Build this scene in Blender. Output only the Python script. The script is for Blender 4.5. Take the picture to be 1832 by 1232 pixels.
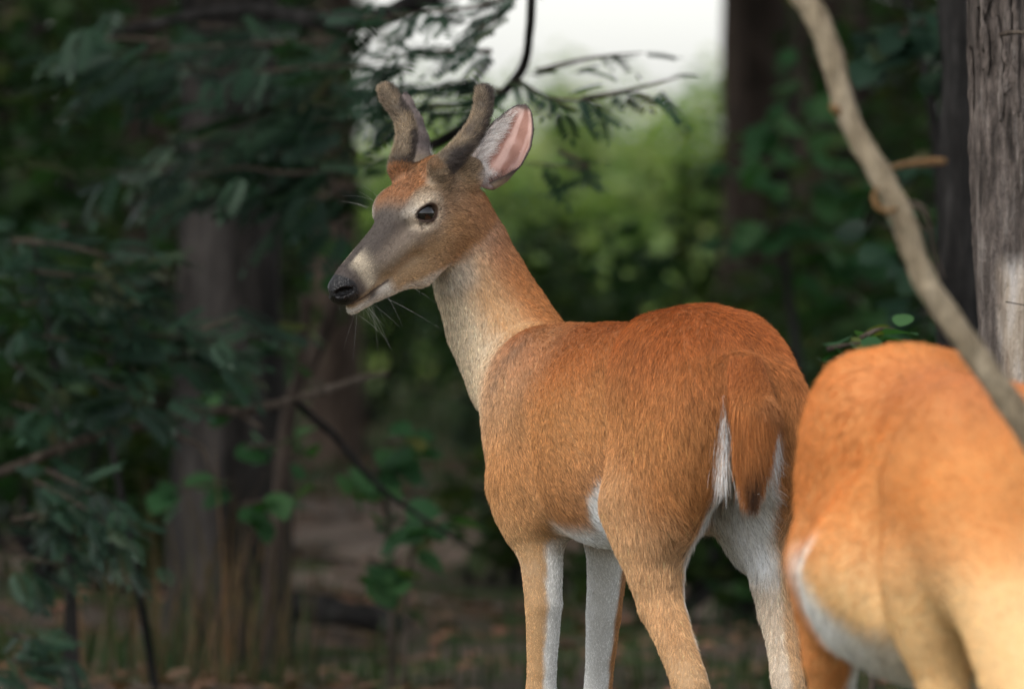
import bpy, math, random
import numpy as np
from mathutils import Vector, Matrix

# ----------------------------------------------------------------------------- camera, sky, sun, exposure
SC = bpy.context.scene
for _o in list(bpy.data.objects):
    bpy.data.objects.remove(_o)
COL = SC.collection
KPX = 0.00085 / 12.0            # metres per photograph pixel per metre of distance
CAMZ = 1.07
cam_data = bpy.data.cameras.new('camera')
cam = bpy.data.objects.new('camera', cam_data)
COL.objects.link(cam)
cam.location = (0, 0, CAMZ)
cam.rotation_euler = (math.radians(90), 0, 0)
cam_data.sensor_width = 36.0
cam_data.lens = 36.0 / (1832 * KPX)
cam_data.shift_y = -(616 - 340) / 1832
cam_data.clip_start = 0.5
cam_data.clip_end = 2000
cam_data.dof.use_dof = True
cam_data.dof.focus_distance = 12.02
cam_data.dof.aperture_fstop = 5.7
cam_data.dof.aperture_blades = 0
SC.camera = cam

world = bpy.data.worlds.new('World')
SC.world = world
world.use_nodes = True
SUN_ELEV, SUN_AZ = 55.0, 222.0   # azimuth measured clockwise from +Y (camera looks along +Y)
nt = world.node_tree
nt.nodes.clear()
w_out = nt.nodes.new('ShaderNodeOutputWorld')
w_bg = nt.nodes.new('ShaderNodeBackground')
w_sky = nt.nodes.new('ShaderNodeTexSky')
w_sky.sky_type = 'NISHITA'
w_sky.sun_disc = False
w_sky.sun_elevation = math.radians(SUN_ELEV)
w_sky.sun_rotation = math.radians(SUN_AZ)
w_sky.air_density = 1.0
w_sky.dust_density = 1.5
w_sky.ozone_density = 1.0
w_hsv = nt.nodes.new('ShaderNodeHueSaturation')      # thin overcast: a paler, greyer sky
w_hsv.inputs['Saturation'].default_value = 0.28
w_bg.inputs['Strength'].default_value = 0.15
nt.links.new(w_sky.outputs[0], w_hsv.inputs['Color'])
nt.links.new(w_hsv.outputs[0], w_bg.inputs['Color'])
nt.links.new(w_bg.outputs[0], w_out.inputs['Surface'])

sun_data = bpy.data.lights.new('sun', 'SUN')
sun = bpy.data.objects.new('sun', sun_data)
COL.objects.link(sun)
sun_data.energy = 1.4
sun_data.angle = math.radians(20)
sun_data.color = (1.0, 0.95, 0.88)
_az, _el = math.radians(SUN_AZ), math.radians(SUN_ELEV)
_to_sun = Vector((math.sin(_az) * math.cos(_el), math.cos(_az) * math.cos(_el), math.sin(_el)))
sun.rotation_euler = _to_sun.to_track_quat('Z', 'Y').to_euler()
sun.location = _to_sun * 40

vs = SC.view_settings
vs.view_transform = 'Standard'
vs.look = 'None'
vs.gamma = 1.0
vs.use_curve_mapping = False
vs.exposure = 0.98
SC.cycles.max_bounces = 6
SC.cycles.diffuse_bounces = 3
SC.cycles.transparent_max_bounces = 8
SC.cycles.use_denoising = True
SC.cycles.use_adaptive_sampling = True
SC.cycles.adaptive_threshold = 0.02

RNG = np.random.default_rng(7)
random.seed(7)


def at(px, py, Y):
    """A point of the place: photograph column and row at a real distance Y."""
    return np.array([(px - 916) * KPX * Y, Y, CAMZ - (py - 340) * KPX * Y])


def lin(c):
    c = np.asarray(c, float) / 255.0
    return np.where(c <= 0.04045, c / 12.92, ((c + 0.055) / 1.055) ** 2.4)


def norm(v):
    v = np.asarray(v, float)
    return v / np.maximum(np.linalg.norm(v, axis=-1, keepdims=True), 1e-9)


def tag(o, label=None, category=None, group=None, kind=None):
    if label:
        o['label'] = label
    if category:
        o['category'] = category
    if group:
        o['group'] = group
    if kind:
        o['kind'] = kind
    return o


def link(name, data, parent=None, mat=None):
    o = bpy.data.objects.new(name, data)
    COL.objects.link(o)
    if parent is not None:
        o.parent = parent
        o.matrix_parent_inverse = parent.matrix_basis.inverted()
    if mat is not None and data is not None:
        data.materials.append(mat)
    return o


def empty(name, loc):
    o = bpy.data.objects.new(name, None)
    o.empty_display_size = 0.1
    COL.objects.link(o)
    o.location = loc
    return o


def mesh_np(name, verts, faces, smooth=True):
    """Fast mesh from numpy arrays; faces (n,3) or (n,4) or a list of such arrays."""
    me = bpy.data.meshes.new(name)
    if not isinstance(faces, list):
        faces = [faces]
    verts = np.asarray(verts, np.float32)
    loops = np.concatenate([f.ravel() for f in faces]).astype(np.int32)
    sizes = np.concatenate([np.full(len(f), f.shape[1], np.int32) for f in faces])
    starts = np.concatenate([[0], np.cumsum(sizes)[:-1]]).astype(np.int32)
    me.vertices.add(len(verts))
    me.vertices.foreach_set('co', verts.ravel())
    me.loops.add(len(loops))
    me.loops.foreach_set('vertex_index', loops)
    me.polygons.add(len(sizes))
    me.polygons.foreach_set('loop_start', starts)
    if smooth:
        me.polygons.foreach_set('use_smooth', np.ones(len(sizes), bool))
    me.update(calc_edges=True)
    me.validate()
    return me


def put_color(me, name, cols):
    at_ = me.color_attributes.new(name, 'FLOAT_COLOR', 'POINT')
    c = np.ones((len(cols), 4), np.float32)
    c[:, :3] = cols
    at_.data.foreach_set('color', c.ravel())


class Nodes:
    def __init__(self, name):
        self.m = bpy.data.materials.new(name)
        self.m.use_nodes = True
        self.t = self.m.node_tree
        self.b = self.t.nodes['Principled BSDF']

    def n(self, kind, **kw):
        x = self.t.nodes.new(kind)
        for k_, v_ in kw.items():
            if k_.startswith('i_'):
                x.inputs[k_[2:].replace('_', ' ')].default_value = v_
            else:
                setattr(x, k_, v_)
        return x

    def l(self, a, b):
        self.t.links.new(a, b)

    def noise(self, scale, detail=4, rough=0.6, coord='Object', stretch=None):
        tc = self.n('ShaderNodeTexCoord')
        src = tc.outputs[coord]
        if stretch:
            mp = self.n('ShaderNodeMapping')
            mp.inputs['Scale'].default_value = stretch
            self.l(src, mp.inputs[0])
            src = mp.outputs[0]
        x = self.n('ShaderNodeTexNoise')
        x.inputs['Scale'].default_value = scale
        x.inputs['Detail'].default_value = detail
        x.inputs['Roughness'].default_value = rough
        self.l(src, x.inputs['Vector'])
        return x

    def ramp(self, src, stops):
        r = self.n('ShaderNodeValToRGB')
        e = r.color_ramp.elements
        while len(e) < len(stops):
            e.new(0.5)
        for el, (p, c) in zip(e, stops):
            el.position = p
            el.color = (*c, 1)
        self.l(src, r.inputs[0])
        return r

    def bump(self, src, strength, dist):
        b = self.n('ShaderNodeBump')
        b.inputs['Strength'].default_value = strength
        b.inputs['Distance'].default_value = dist
        self.l(src, b.inputs['Height'])
        self.l(b.outputs[0], self.b.inputs['Normal'])
        return b

    def mix(self, fac, a, b, mode='MIX'):
        x = self.n('ShaderNodeMix', data_type='RGBA', blend_type=mode)
        for sock, val in ((x.inputs[0], fac), (x.inputs[6], a), (x.inputs[7], b)):
            if hasattr(val, 'is_linked'):
                self.l(val, sock)
            elif isinstance(val, (int, float)):
                sock.default_value = val
            else:
                sock.default_value = (*val, 1)
        return x.outputs[2]

# ----------------------------------------------------------------------------- implicit surfaces for the animals
class Prim:
    pass


def ell(group, c, axes, r, k=0.03, sub=False):
    p = Prim()
    p.group, p.k, p.sub = group, k, sub
    c, A, r = np.asarray(c, float), np.asarray(axes, float), np.asarray(r, float)
    ext = np.sqrt(((A * r[:, None]) ** 2).sum(0))

    def f(P):
        q = (P - c) @ A.T
        k0 = np.sqrt(((q / r) ** 2).sum(-1))
        k1 = np.sqrt(((q / (r * r)) ** 2).sum(-1)) + 1e-9
        return k0 * (k0 - 1) / k1
    p.f, p.lo, p.hi = f, c - ext, c + ext
    return p


def cone(group, a, b, ra, rb, k=0.03, flat=None, sub=False):
    """Tapered capsule; flat=(axis, factor) squeezes the section along that axis."""
    p = Prim()
    p.group, p.k, p.sub = group, k, sub
    a, b = np.asarray(a, float), np.asarray(b, float)
    d = b - a
    dd = float(d @ d) + 1e-12

    def f(P):
        q = P - a
        sc = 1.0
        dl, ddl = d, dd
        if flat is not None:
            n, s = np.asarray(flat[0], float), flat[1]
            q = q + (q @ n)[..., None] * n * (1 / s - 1)
            dl = d + (d @ n) * n * (1 / s - 1)
            ddl = float(dl @ dl)
            sc = min(1.0, s) if s < 1 else 1.0
        t = np.clip((q @ dl) / ddl, 0, 1)
        r = ra + (rb - ra) * t
        return (np.sqrt(((q - t[..., None] * dl) ** 2).sum(-1)) - r) * (0.5 + 0.5 * sc)
    p.f = f
    m = max(ra, rb) * (max(1.0, flat[1]) if flat else 1.0)
    p.lo, p.hi = np.minimum(a, b) - m, np.maximum(a, b) + m
    return p


def chain(group, pts, k=0.03):
    """A limb: tapered capsules end to end, one primitive."""
    cs = [cone(group, a, b, ra, rb, k) for (a, ra), (b, rb) in zip(pts[:-1], pts[1:])]
    p = Prim()
    p.group, p.k, p.sub = group, k, False
    p.lo = np.min([c.lo for c in cs], 0)
    p.hi = np.max([c.hi for c in cs], 0)

    def f(P):
        d = cs[0].f(P)
        for c in cs[1:]:
            e = c.f(P)
            h = np.maximum(0.004 - np.abs(d - e), 0) / 0.004
            d = np.minimum(d, e) - h * h * 0.001
        return d
    p.f = f
    return p


def polygonise(prims, lo, hi, h):
    """Smooth union of the primitives on a grid, surface nets."""
    lo, hi = np.asarray(lo, float), np.asarray(hi, float)
    n = np.ceil((hi - lo) / h).astype(int) + 1
    F = np.full(n, 0.2, np.float32)
    for p in prims:
        m = p.k + 3 * h
        i0 = np.maximum(((p.lo - m - lo) / h).astype(int), 0)
        i1 = np.minimum(((p.hi + m - lo) / h).astype(int) + 2, n)
        if np.any(i1 <= i0):
            continue
        ax = [lo[i] + h * np.arange(i0[i], i1[i]) for i in range(3)]
        P = np.stack(np.meshgrid(*ax, indexing='ij'), -1)
        d = p.f(P).astype(np.float32)
        s = np.s_[i0[0]:i1[0], i0[1]:i1[1], i0[2]:i1[2]]
        o = F[s]
        if p.sub:
            hh = np.maximum(p.k - np.abs(o + d), 0) / p.k
            F[s] = np.maximum(o, -d) + hh * hh * p.k * 0.25
        else:
            hh = np.maximum(p.k - np.abs(o - d), 0) / p.k
            F[s] = np.minimum(o, d) - hh * hh * p.k * 0.25
    S = F < 0
    a = S[:-1, :-1, :-1]
    anyc, allc = np.zeros_like(a), np.ones_like(a)
    for i in (0, 1):
        for j in (0, 1):
            for k in (0, 1):
                c = S[i:S.shape[0] - 1 + i, j:S.shape[1] - 1 + j, k:S.shape[2] - 1 + k]
                anyc |= c
                allc &= c
    I = np.argwhere(anyc & ~allc)
    idx = np.full(anyc.shape, -1, np.int32)
    idx[I[:, 0], I[:, 1], I[:, 2]] = np.arange(len(I))
    acc = np.zeros((len(I), 3))
    cnt = np.zeros(len(I))
    for axis in range(3):
        o1, o2 = [x for x in range(3) if x != axis]
        for e1 in (0, 1):
            for e2 in (0, 1):
                off = np.zeros(3, int)
                off[o1], off[o2] = e1, e2
                A_ = I + off
                B_ = A_.copy()
                B_[:, axis] += 1
                fa, fb = F[tuple(A_.T)], F[tuple(B_.T)]
                m = (fa < 0) != (fb < 0)
                t = np.where(m, fa / np.where(m, fa - fb, 1), 0)
                pos = A_.astype(float)
                pos[:, axis] += t
                acc[m] += pos[m]
                cnt[m] += 1
    V = lo + h * acc / cnt[:, None]
    quads = []
    for axis in range(3):
        o1, o2 = (axis + 1) % 3, (axis + 2) % 3
        sl0 = [slice(1, -1)] * 3
        sl1 = [slice(1, -1)] * 3
        sl0[axis], sl1[axis] = slice(0, -1), slice(1, None)
        s0, s1 = S[tuple(sl0)], S[tuple(sl1)]
        E_ = np.argwhere(s0 != s1)
        base = E_ + 1
        base[:, axis] -= 1
        flip = s0[tuple(E_.T)]
        c = []
        for d1, d2 in ((-1, -1), (0, -1), (0, 0), (-1, 0)):
            q = base.copy()
            q[:, o1] += d1
            q[:, o2] += d2
            c.append(idx[tuple(q.T)])
        c = np.stack(c, 1)
        c[~flip] = c[~flip][:, ::-1]
        quads.append(c)
    Q = np.concatenate(quads)
    return V, Q[(Q >= 0).all(1)]


def relax(V, Q, it=2, w=0.5):
    for _ in range(it):
        acc = np.zeros_like(V)
        cnt = np.zeros(len(V))
        for i in range(4):
            a, b = Q[:, i], Q[:, (i + 1) % 4]
            for s, t in ((a, b), (b, a)):
                np.add.at(acc, s, V[t])
                np.add.at(cnt, s, 1)
        m = acc / np.maximum(cnt, 1)[:, None]
        V = V + w * (m - V)
    return V


def vnormals(V, Q):
    n = np.cross(V[Q[:, 2]] - V[Q[:, 0]], V[Q[:, 3]] - V[Q[:, 1]])
    N = np.zeros_like(V)
    for i in range(4):
        np.add.at(N, Q[:, i], n)
    return norm(N)


class Frame:
    def __init__(self, o, x, y, z, s=1.0):
        self.o, self.s = np.asarray(o, float), s
        self.A = np.stack([norm(x), norm(y), norm(z)])

    def W(self, a, b, c):
        return self.o + self.s * (a * self.A[0] + b * self.A[1] + c * self.A[2])

    def L(self, P):
        return (P - self.o) @ self.A.T / self.s

    def D(self, a, b, c):
        return a * self.A[0] + b * self.A[1] + c * self.A[2]


def deer_prims(Bf, Hf, neck, hind, fore, tail=True, pedicles=()):
    """Primitives of one deer: Bf body frame (u forward, v left, w up), Hf head frame."""
    s, hs = Bf.s, Hf.s
    L = []

    def E(g, c, r, k=0.04, rot=0.0):
        A = Bf.A
        if rot:
            cr, sr = math.cos(rot), math.sin(rot)
            A = np.stack([cr * A[0] + sr * A[2], A[1], -sr * A[0] + cr * A[2]])
        L.append(ell(g, Bf.W(*c), A, np.array(r) * s, k * s))

    def C(g, a, b, ra, rb, k=0.03, flat=None, sub=False):
        fl = (Bf.D(*flat[0]), flat[1]) if flat else None
        L.append(cone(g, Bf.W(*a), Bf.W(*b), ra * s, rb * s, k * s, fl, sub))
    # trunk
    E('torso', (.545, 0, .693), (.300, .120, .158))
    E('torso', (.50, 0, .668), (.22, .116, .140))
    C('torso', (.70, 0, .800), (.22, 0, .805), .054, .070, .04)
    E('torso', (.69, .062, .70), (.125, .058, .150), .05, -.25)
    E('torso', (.69, -.062, .70), (.125, .058, .150), .05, -.25)
    E('torso', (.80, 0, .660), (.095, .085, .110), .05)
    # hollow of the flank before the haunch, and behind the shoulder
    for sv in (1, -1):
        L.append(ell('torso', Bf.W(.385, sv * .158, .760), Bf.A, np.array([.060, .055, .110]) * s, .045 * s, True))
        L.append(ell('torso', Bf.W(.595, sv * .158, .640), Bf.A, np.array([.030, .045, .090]) * s, .040 * s, True))
    # croup and thighs
    E('torso', (.190, 0, .775), (.158, .130, .124), .028)
    for sv in (1, -1):
        E('torso', (.200, sv * .072, .786), (.090, .056, .098), .022, -.10)
    for g, sv in (('thigh_l', 1), ('thigh_r', -1)):
        E(g, (.155, sv * .073, .690), (.140, .062, .165), .026, .10)
        E(g, (.195, sv * .091, .605), (.085, .040, .110), .04, .25)
        E(g, (.045, sv * .060, .715), (.045, .045, .090), .04, 0)
    # legs
    for g, pts in hind + fore:
        L.append(chain(g, [(Bf.W(*p), r * s) for p, r in pts], .03 * s))
    for g, sv in (('fore_l', 1), ('fore_r', -1)):
        E(g, (.675, sv * .078, .600), (.060, .042, .090), .04, .3)
    if tail:
        C('tail', (.03, 0, .800), (-.020, .0, .740), .030, .029, .025, ((1, 0, 0), .75))
        C('tail', (-.020, 0, .740), (-.030, .018, .632), .029, .010, .010, ((1, 0, 0), .6))
    # sheath and scrotum
    E('belly', (.28, 0, .585), (.10, .035, .035), .04)
    # neck: world points
    L.append(chain('neck', neck, .05 * s))

    def HE(c, r, k=.015, pitch=0.0, yaw=0.0, sub=False, g='head'):
        A = Hf.A
        if pitch:
            cr, sr = math.cos(pitch), math.sin(pitch)
            A = np.stack([cr * A[0] + sr * A[2], A[1], -sr * A[0] + cr * A[2]])
        if yaw:
            cr, sr = math.cos(yaw), math.sin(yaw)
            A = np.stack([cr * A[0] + sr * A[1], -sr * A[0] + cr * A[1], A[2]])
        L.append(ell(g, Hf.W(*c), A, np.array(r) * hs, k * hs, sub))

    def HC(a, b, ra, rb, k=.015, flat=None, sub=False, g='head'):
        fl = (Hf.D(*flat[0]), flat[1]) if flat else None
        L.append(cone(g, Hf.W(*a), Hf.W(*b), ra * hs, rb * hs, k * hs, fl, sub))
    HE((-.068, 0, -.012), (.068, .050, .050), .02)
    HE((-.022, 0, .000), (.070, .046, .042), .02)
    HC((-.010, 0, -.034), (.150, 0, -.0165), .050, .0295, .02, ((0, 1, 0), .78))
    HC((.030, 0, -.004), (.165, 0, -.007), .026, .020, .015)
    for b in (1, -1):
        HE((-.004, b * .037, .008), (.036, .020, .026), .014, .1, -b * .22)
        HC((-.050, b * .030, -.070), (.045, b * .020, -.075), .036, .029, .02, ((0, 1, 0), .7))
        HC((.045, b * .016, -.071), (.150, b * .008, -.047), .026, .0125, .015)
        HE((-.020, b * .040, -.045), (.060, .014, .028), .02, .25)
        HC((.015, b * .043, -.022), (.100, b * .026, -.022), .012, .010, .02)
        HE((-.115, b * .044, -.012), (.022, .020, .024), .02)
    for p0, p1 in pedicles:
        L.append(cone('head', p0, p1, .022 * hs, .0195 * hs, .012 * hs))
    HE((.179, 0, -.012), (.021, .0250, .0232), .008)
    HE((.150, 0, -.026), (.030, .0235, .0155), .012)
    HE((.160, 0, -.047), (.028, .0160, .0115), .008)
    for b in (1, -1):
        HC((.186, b * .012, -.0345), (.122, b * .029, -.0430), .0012, .0014, .004, sub=True)
        HE((.187, b * .0150, -.006), (.0120, .0055, .0066), .004, .2, -b * .75, sub=True)
        HE((.178, b * .0215, -.010), (.0050, .0040, .0030), .004, .0, 0, sub=True)
        HE((.002, b * .053, .000), (.0190, .0145, .0160), .008, .1, -b * .15, sub=True)
    for b in (1, -1):      # eyelids: a ring that follows the eyeball
        ring = []
        for q in range(15):
            th = 2 * math.pi * q / 14
            x, y = .0202 * math.cos(th), (.0152 if math.sin(th) > 0 else .0128) * math.sin(th)
            ring.append((Hf.W(.001 + .93 * x - .36 * y, b * (.0560 - .010 * (x / .0200) ** 2), .0005 + .36 * x + .93 * y), .0030 * hs))
        L.append(chain('head', ring, .004 * hs))
    return L


def group_weights(prims, P, groups, sharp=0.018):
    D = np.full((len(groups), len(P)), 1.0)
    for p in prims:
        if p.sub or p.group not in groups:
            continue
        g = groups.index(p.group)
        D[g] = np.minimum(D[g], p.f(P))
    D -= D.min(0)
    Wt = np.exp(-D / sharp)
    return Wt / Wt.sum(0)


def sstep(x, a, b):
    t = np.clip((x - a) / (b - a), 0, 1)
    return t * t * (3 - 2 * t)


def vnoise(P, scale, seed=0):
    """Cheap smooth value noise in numpy."""
    r = np.random.default_rng(seed)
    T = r.random((16, 16, 16))
    q = P * scale
    i = np.floor(q).astype(int)
    f = q - i
    f = f * f * (3 - 2 * f)
    out = 0
    for a in (0, 1):
        for b in (0, 1):
            for c in (0, 1):
                w = (f[:, 0] if a else 1 - f[:, 0]) * (f[:, 1] if b else 1 - f[:, 1]) * (f[:, 2] if c else 1 - f[:, 2])
                out = out + w * T[(i[:, 0] + a) % 16, (i[:, 1] + b) % 16, (i[:, 2] + c) % 16]
    return out * 2 - 1

# ----------------------------------------------------------------------------- the buck
S22, C22 = 0.3746, 0.9272
BODY1 = Frame((0.3525, 11.6, 0.0), (-S22, C22, 0), (-C22, -S22, 0), (0, 0, 1))
_al, _pi = math.radians(42), math.radians(39)
_hf = np.array([-math.cos(_al) * math.cos(_pi), -math.sin(_al) * math.cos(_pi), -math.sin(_pi)])
_hl = np.array([math.sin(_al), -math.cos(_al), 0.0])
HEAD1 = Frame(at(725, 381, 12.36), _hf, _hl, np.cross(_hf, _hl))
HIND1 = [
    ('hind_l', [((.190, .090, .600), .066), ((.165, .090, .545), .049), ((.152, .089, .500), .041), ((.137, .087, .455), .034),
                ((.090, .083, .400), .027), ((.050, .080, .352), .0265), ((.036, .079, .335), .025), ((.050, .078, .29), .019),
                ((.085, .078, .10), .0155), ((.10, .078, .065), .018), ((.125, .078, .025), .020)]),
    ('hind_r', [((.170, -.090, .610), .066), ((.125, -.087, .552), .046), ((.100, -.083, .490), .038), ((.082, -.078, .445), .030),
                ((.050, -.072, .395), .023), ((.030, -.070, .352), .024), ((.022, -.070, .335), .023), ((.034, -.070, .29), .018),
                ((.07, -.070, .10), .0155), ((.085, -.070, .065), .018), ((.11, -.070, .025), .020)]),
]
FORE1 = [
    ('fore_l', [((.680, .078, .620), .062), ((.655, .074, .560), .045), ((.648, .070, .520), .034), ((.637, .070, .432), .0285),
                ((.645, .070, .330), .0225), ((.648, .070, .300), .0235), ((.652, .070, .265), .019), ((.652, .070, .09), .015),
                ((.662, .070, .06), .017), ((.685, .070, .025), .020)]),
    ('fore_r', [((.700, -.075, .620), .062), ((.700, -.068, .550), .045), ((.706, -.065, .487), .031), ((.721, -.065, .408), .0275),
                ((.741, -.065, .306), .0215), ((.744, -.065, .285), .0225), ((.748, -.065, .25), .018), ((.748, -.065, .09), .015),
                ((.758, -.065, .06), .017), ((.78, -.065, .025), .020)]),
]
NECK1 = [(BODY1.W(.700, 0, .745), .095), (BODY1.W(.790, 0, .755), .093), (at(940, 665, 12.43), .094), (at(892, 578, 12.46), .084),
         (at(862, 510, 12.46), .074), (at(838, 445, 12.45), .064), (at(816, 385, 12.43), .055)]
PR1 = deer_prims(BODY1, HEAD1, NECK1, HIND1, FORE1,
                 pedicles=[(HEAD1.W(-.060, .032, .008), at(786, 303, 12.345)), (HEAD1.W(-.060, -.032, .012), at(717, 303, 12.385))])

# ----------------------------------------------------------------------------- coat: colour, hair flow and hair length over the body
GROUPS = ['head', 'neck', 'torso', 'thigh_l', 'thigh_r', 'hind_l', 'hind_r', 'fore_l', 'fore_r', 'tail', 'belly']


def lerp(a, b, t):
    t = np.asarray(t)
    t = t[:, None] if t.ndim else t
    return a * (1 - t) + b * t


def seg_dist(P, pts):
    d = np.full(len(P), 9.0)
    for a, b in zip(pts[:-1], pts[1:]):
        a, b = np.asarray(a, float), np.asarray(b, float)
        t = np.clip(((P - a) @ (b - a)) / ((b - a) @ (b - a)), 0, 1)
        d = np.minimum(d, np.linalg.norm(P - a - t[:, None] * (b - a), axis=1))
    return d


def coat(P, N, Bf, Hf, prims, throat, neck_down, bright=1.0, doe=False):
    """Per-vertex colour (linear), hair flow, hair length, wet mask and bare mask."""
    G = dict(zip(GROUPS, group_weights(prims, P, GROUPS, .05 if doe else .024)))
    u, v, w = Bf.L(P).T
    nu, nv, nw = (N @ Bf.A.T).T
    a, b, c = Hf.L(P).T
    n1, n2 = vnoise(P, 14, 3), vnoise(P, 45, 5)
    one = np.ones(len(P))

    def full(col):
        return np.tile(lin(col), (len(P), 1))
    white = full((250, 248, 243))
    # trunk
    russet, side, tan = full((174, 100, 50)), full((194, 138, 84)), full((212, 172, 126))
    t = lerp(side, russet, sstep(w + .015 * n1, .70, .89))
    t = lerp(t, tan, sstep(w + .02 * n1, .66, .54) * sstep(u, .5, .72))
    if not doe:
        band = np.exp(-(seg_dist(np.stack([u, w], 1), [(.63, .875), (.650, .86), (.712, .80), (.745, .735)]) / .021) ** 2)
        band2 = np.exp(-(seg_dist(np.stack([u, w], 1), [(.45, .86), (.58, .81), (.62, .76)]) / .022) ** 2) * .4
        n3 = vnoise(P @ np.stack([Bf.A[0], Bf.A[1], Bf.A[2] * .5]).T, 110, 8)
        dk = np.clip((.75 * band * sstep(w, .68, .78) + .45 * np.exp(-(((u - .62) / .05) ** 2 + ((w - .845) / .03) ** 2)) + band2 * .7) * (.35 + .9 * sstep(n3 + .5 * n2, -.5, .5)), 0, .9) * .6
        t = lerp(t, full((92, 44, 18)), np.clip(dk, 0, 1))
    t = lerp(t, full((148, 80, 38)), np.exp(-(v / .05) ** 2) * sstep(w, .80, .87) * .5)
    wl = .512 + .125 * sstep(u, .50, .35) * sstep(u, .10, .2) + .012 * n1 + .008 * n2
    if doe:
        wl = .535 + .100 * sstep(u, .60, .30) + .012 * n1
    t = lerp(t, white, sstep(w, wl + .012, wl - .012))
    t = lerp(t, white, sstep(nw, -.6, -.85) * sstep(w, .62, .58))
    # thighs
    th = lerp(full((196, 136, 80)), full((174, 100, 50)), sstep(w + .02 * n1, .70, .88))
    th = lerp(th, full((206, 166, 124)), sstep(w + .015 * n1, .62, .52))
    inner_l, inner_r = -nv, nv
    cleft = sstep(np.abs(v) + .006 * n1 + .006 * n2, .050, .030) * sstep(w, .74, .70) * sstep(u, .16, .10)
    th_l = lerp(th, white, np.maximum(sstep(inner_l, .62, .85) * sstep(w, .70, .66), cleft))
    th_r = lerp(th, white, np.maximum(sstep(inner_r, .40, .7) * sstep(w, .72, .66), cleft))
    # legs
    hl = lerp(full((212, 170, 124)), white, sstep(inner_l + .1 * n2 + .1 * n1, .66, .88))
    hr = lerp(full((212, 174, 132)), lerp(full((220, 202, 180)), white, sstep(w, .47, .52)), sstep(inner_r + .1 * n2, .1, .35))
    hl = lerp(hl, full((206, 170, 128)), .5 * sstep(w, .44, .36))
    fl = lerp(full((210, 168, 120)), white, sstep(-.80 * nv - .60 * nu + .12 * n2 + .10 * n1, .22, .48))
    fr = lerp(full((190, 136, 84)), white, sstep(.85 * nv - .50 * nu + .12 * n2 + .10 * n1, -.02, .22))
    if not doe:
        fl = lerp(fl, full((198, 148, 96)), sstep(w, .50, .60))
        fr = lerp(fr, full((150, 100, 60)), sstep(w, .50, .56))
    # neck
    thr = N @ throat
    nk = lerp(full((186, 124, 72)), full((208, 166, 120)), sstep(thr + .06 * n1, -.55, .1))
    nk = lerp(nk, full((224, 204, 174)), sstep(thr + .06 * n1, .15, .75))
    wb = sstep(a, -.10, -.03) * sstep(c, -.165, -.13) * sstep(thr, .0, .35)
    nk = lerp(nk, full((222, 208, 188)), np.clip(wb * .7, 0, 1))
    # head
    cheek = full((188, 156, 118))
    hd = cheek.copy()
    hd = lerp(hd, full((164, 143, 118)), sstep(c + .006 * n2 + .006 * n1, -.055, -.02))
    hd = lerp(hd, full((122, 108, 95)), sstep(c + .25 * np.clip(a, 0, .2) * .2 + .004 * n2, -.032, -.004) * sstep(a, -.02, .03))
    hd = lerp(hd, full((82, 73, 67)), sstep(c + .003 * n2, -.008, .012) * sstep(a + .006 * n2, .0, .045))
    rust = sstep(a + .01 * n1, .030, .0) * sstep(c + .004 * n2, .012, .028) * sstep(np.abs(b), .045, .030)
    hd = lerp(hd, full((150, 100, 62)), np.clip(rust, 0, 1))
    hd = lerp(hd, full((184, 162, 134)), sstep(a, -.035, -.075) * sstep(c, .035, .01) * .8)
    er = np.sqrt(((a - .000) / 1.25) ** 2 + (c - .001) ** 2)
    sidef = sstep(np.abs(b), .034, .042)
    hd = lerp(hd, full((216, 198, 174)), sstep(er, .034, .021) * sidef * .9)
    brow = np.exp(-(((a - .020) / .011) ** 2 + ((c - .018) / .007) ** 2)) * sstep(np.abs(b), .025, .035)
    hd = lerp(hd, full((226, 214, 198)), np.clip(brow, 0, 1))
    mz = np.exp(-((a - .137 + .25 * (c + .01)) / .016) ** 2) * sstep(np.abs(b), .006, .013) * sstep(c, -.034, -.026)
    hd = lerp(hd, full((214, 198, 172)), np.clip(mz * .95, 0, 1))
    jaw = sstep(c - .30 * np.clip(a, 0, .2) * 1.0 + .003 * n2, -.092, -.104)
    hd = lerp(hd, full((222, 210, 194)), jaw)
    hd = lerp(hd, full((224, 214, 200)), sstep(c, -.040, -.046) * sstep(a, .10, .125))
    hd = lerp(hd, full((226, 218, 208)), sstep(np.abs(b), .048, .056) * sstep(a, -.10, -.115) * sstep(c, -.005, -.02))
    ml = seg_dist(np.stack([a, np.abs(b) * .5, c], 1), [(.190, .005, -.0345), (.150, .011, -.0385), (.112, .0145, -.0440)])
    hd = lerp(hd, full((88, 72, 64)), sstep(ml, .0030, .0014) * .9)
    mc = np.exp(-(((a - .148) / .012) ** 2 + ((c + .044) / .006) ** 2)) * sstep(np.abs(b), .004, .012)
    hd = lerp(hd, full((60, 50, 46)), np.clip(mc * .9, 0, 1))
    ex, ey = .93 * (a - .001) + .36 * (c - .0005), -.36 * (a - .001) + .93 * (c - .0005)
    er2 = np.sqrt((ex / .0202) ** 2 + (ey / .0142) ** 2)
    rim = sstep(er2, 1.22, 1.04) * sidef
    duct = seg_dist(np.stack([a, c], 1), [(.018, -.003), (.0225, -.006), (.0250, -.0115)])
    hd = lerp(hd, full((52, 38, 34)), np.maximum(rim, sstep(duct, .0030, .0010) * sidef * .75))
    nose = sstep(a - .25 * np.abs(c + .008) + .002 * n2, .161, .166) * sstep(c, -.034, -.031)
    dkn = sstep(a, .148, .162) * sstep(c, -.032, -.026)
    hd = lerp(hd, full((78, 68, 64)), dkn * .8)
    hd = lerp(hd, full((24, 21, 22)), nose)
    ped = sstep(c, .038, .046) * sstep(a, -.04, -.055)
    hd = lerp(hd, full((140, 104, 72)), ped * .8)
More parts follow.
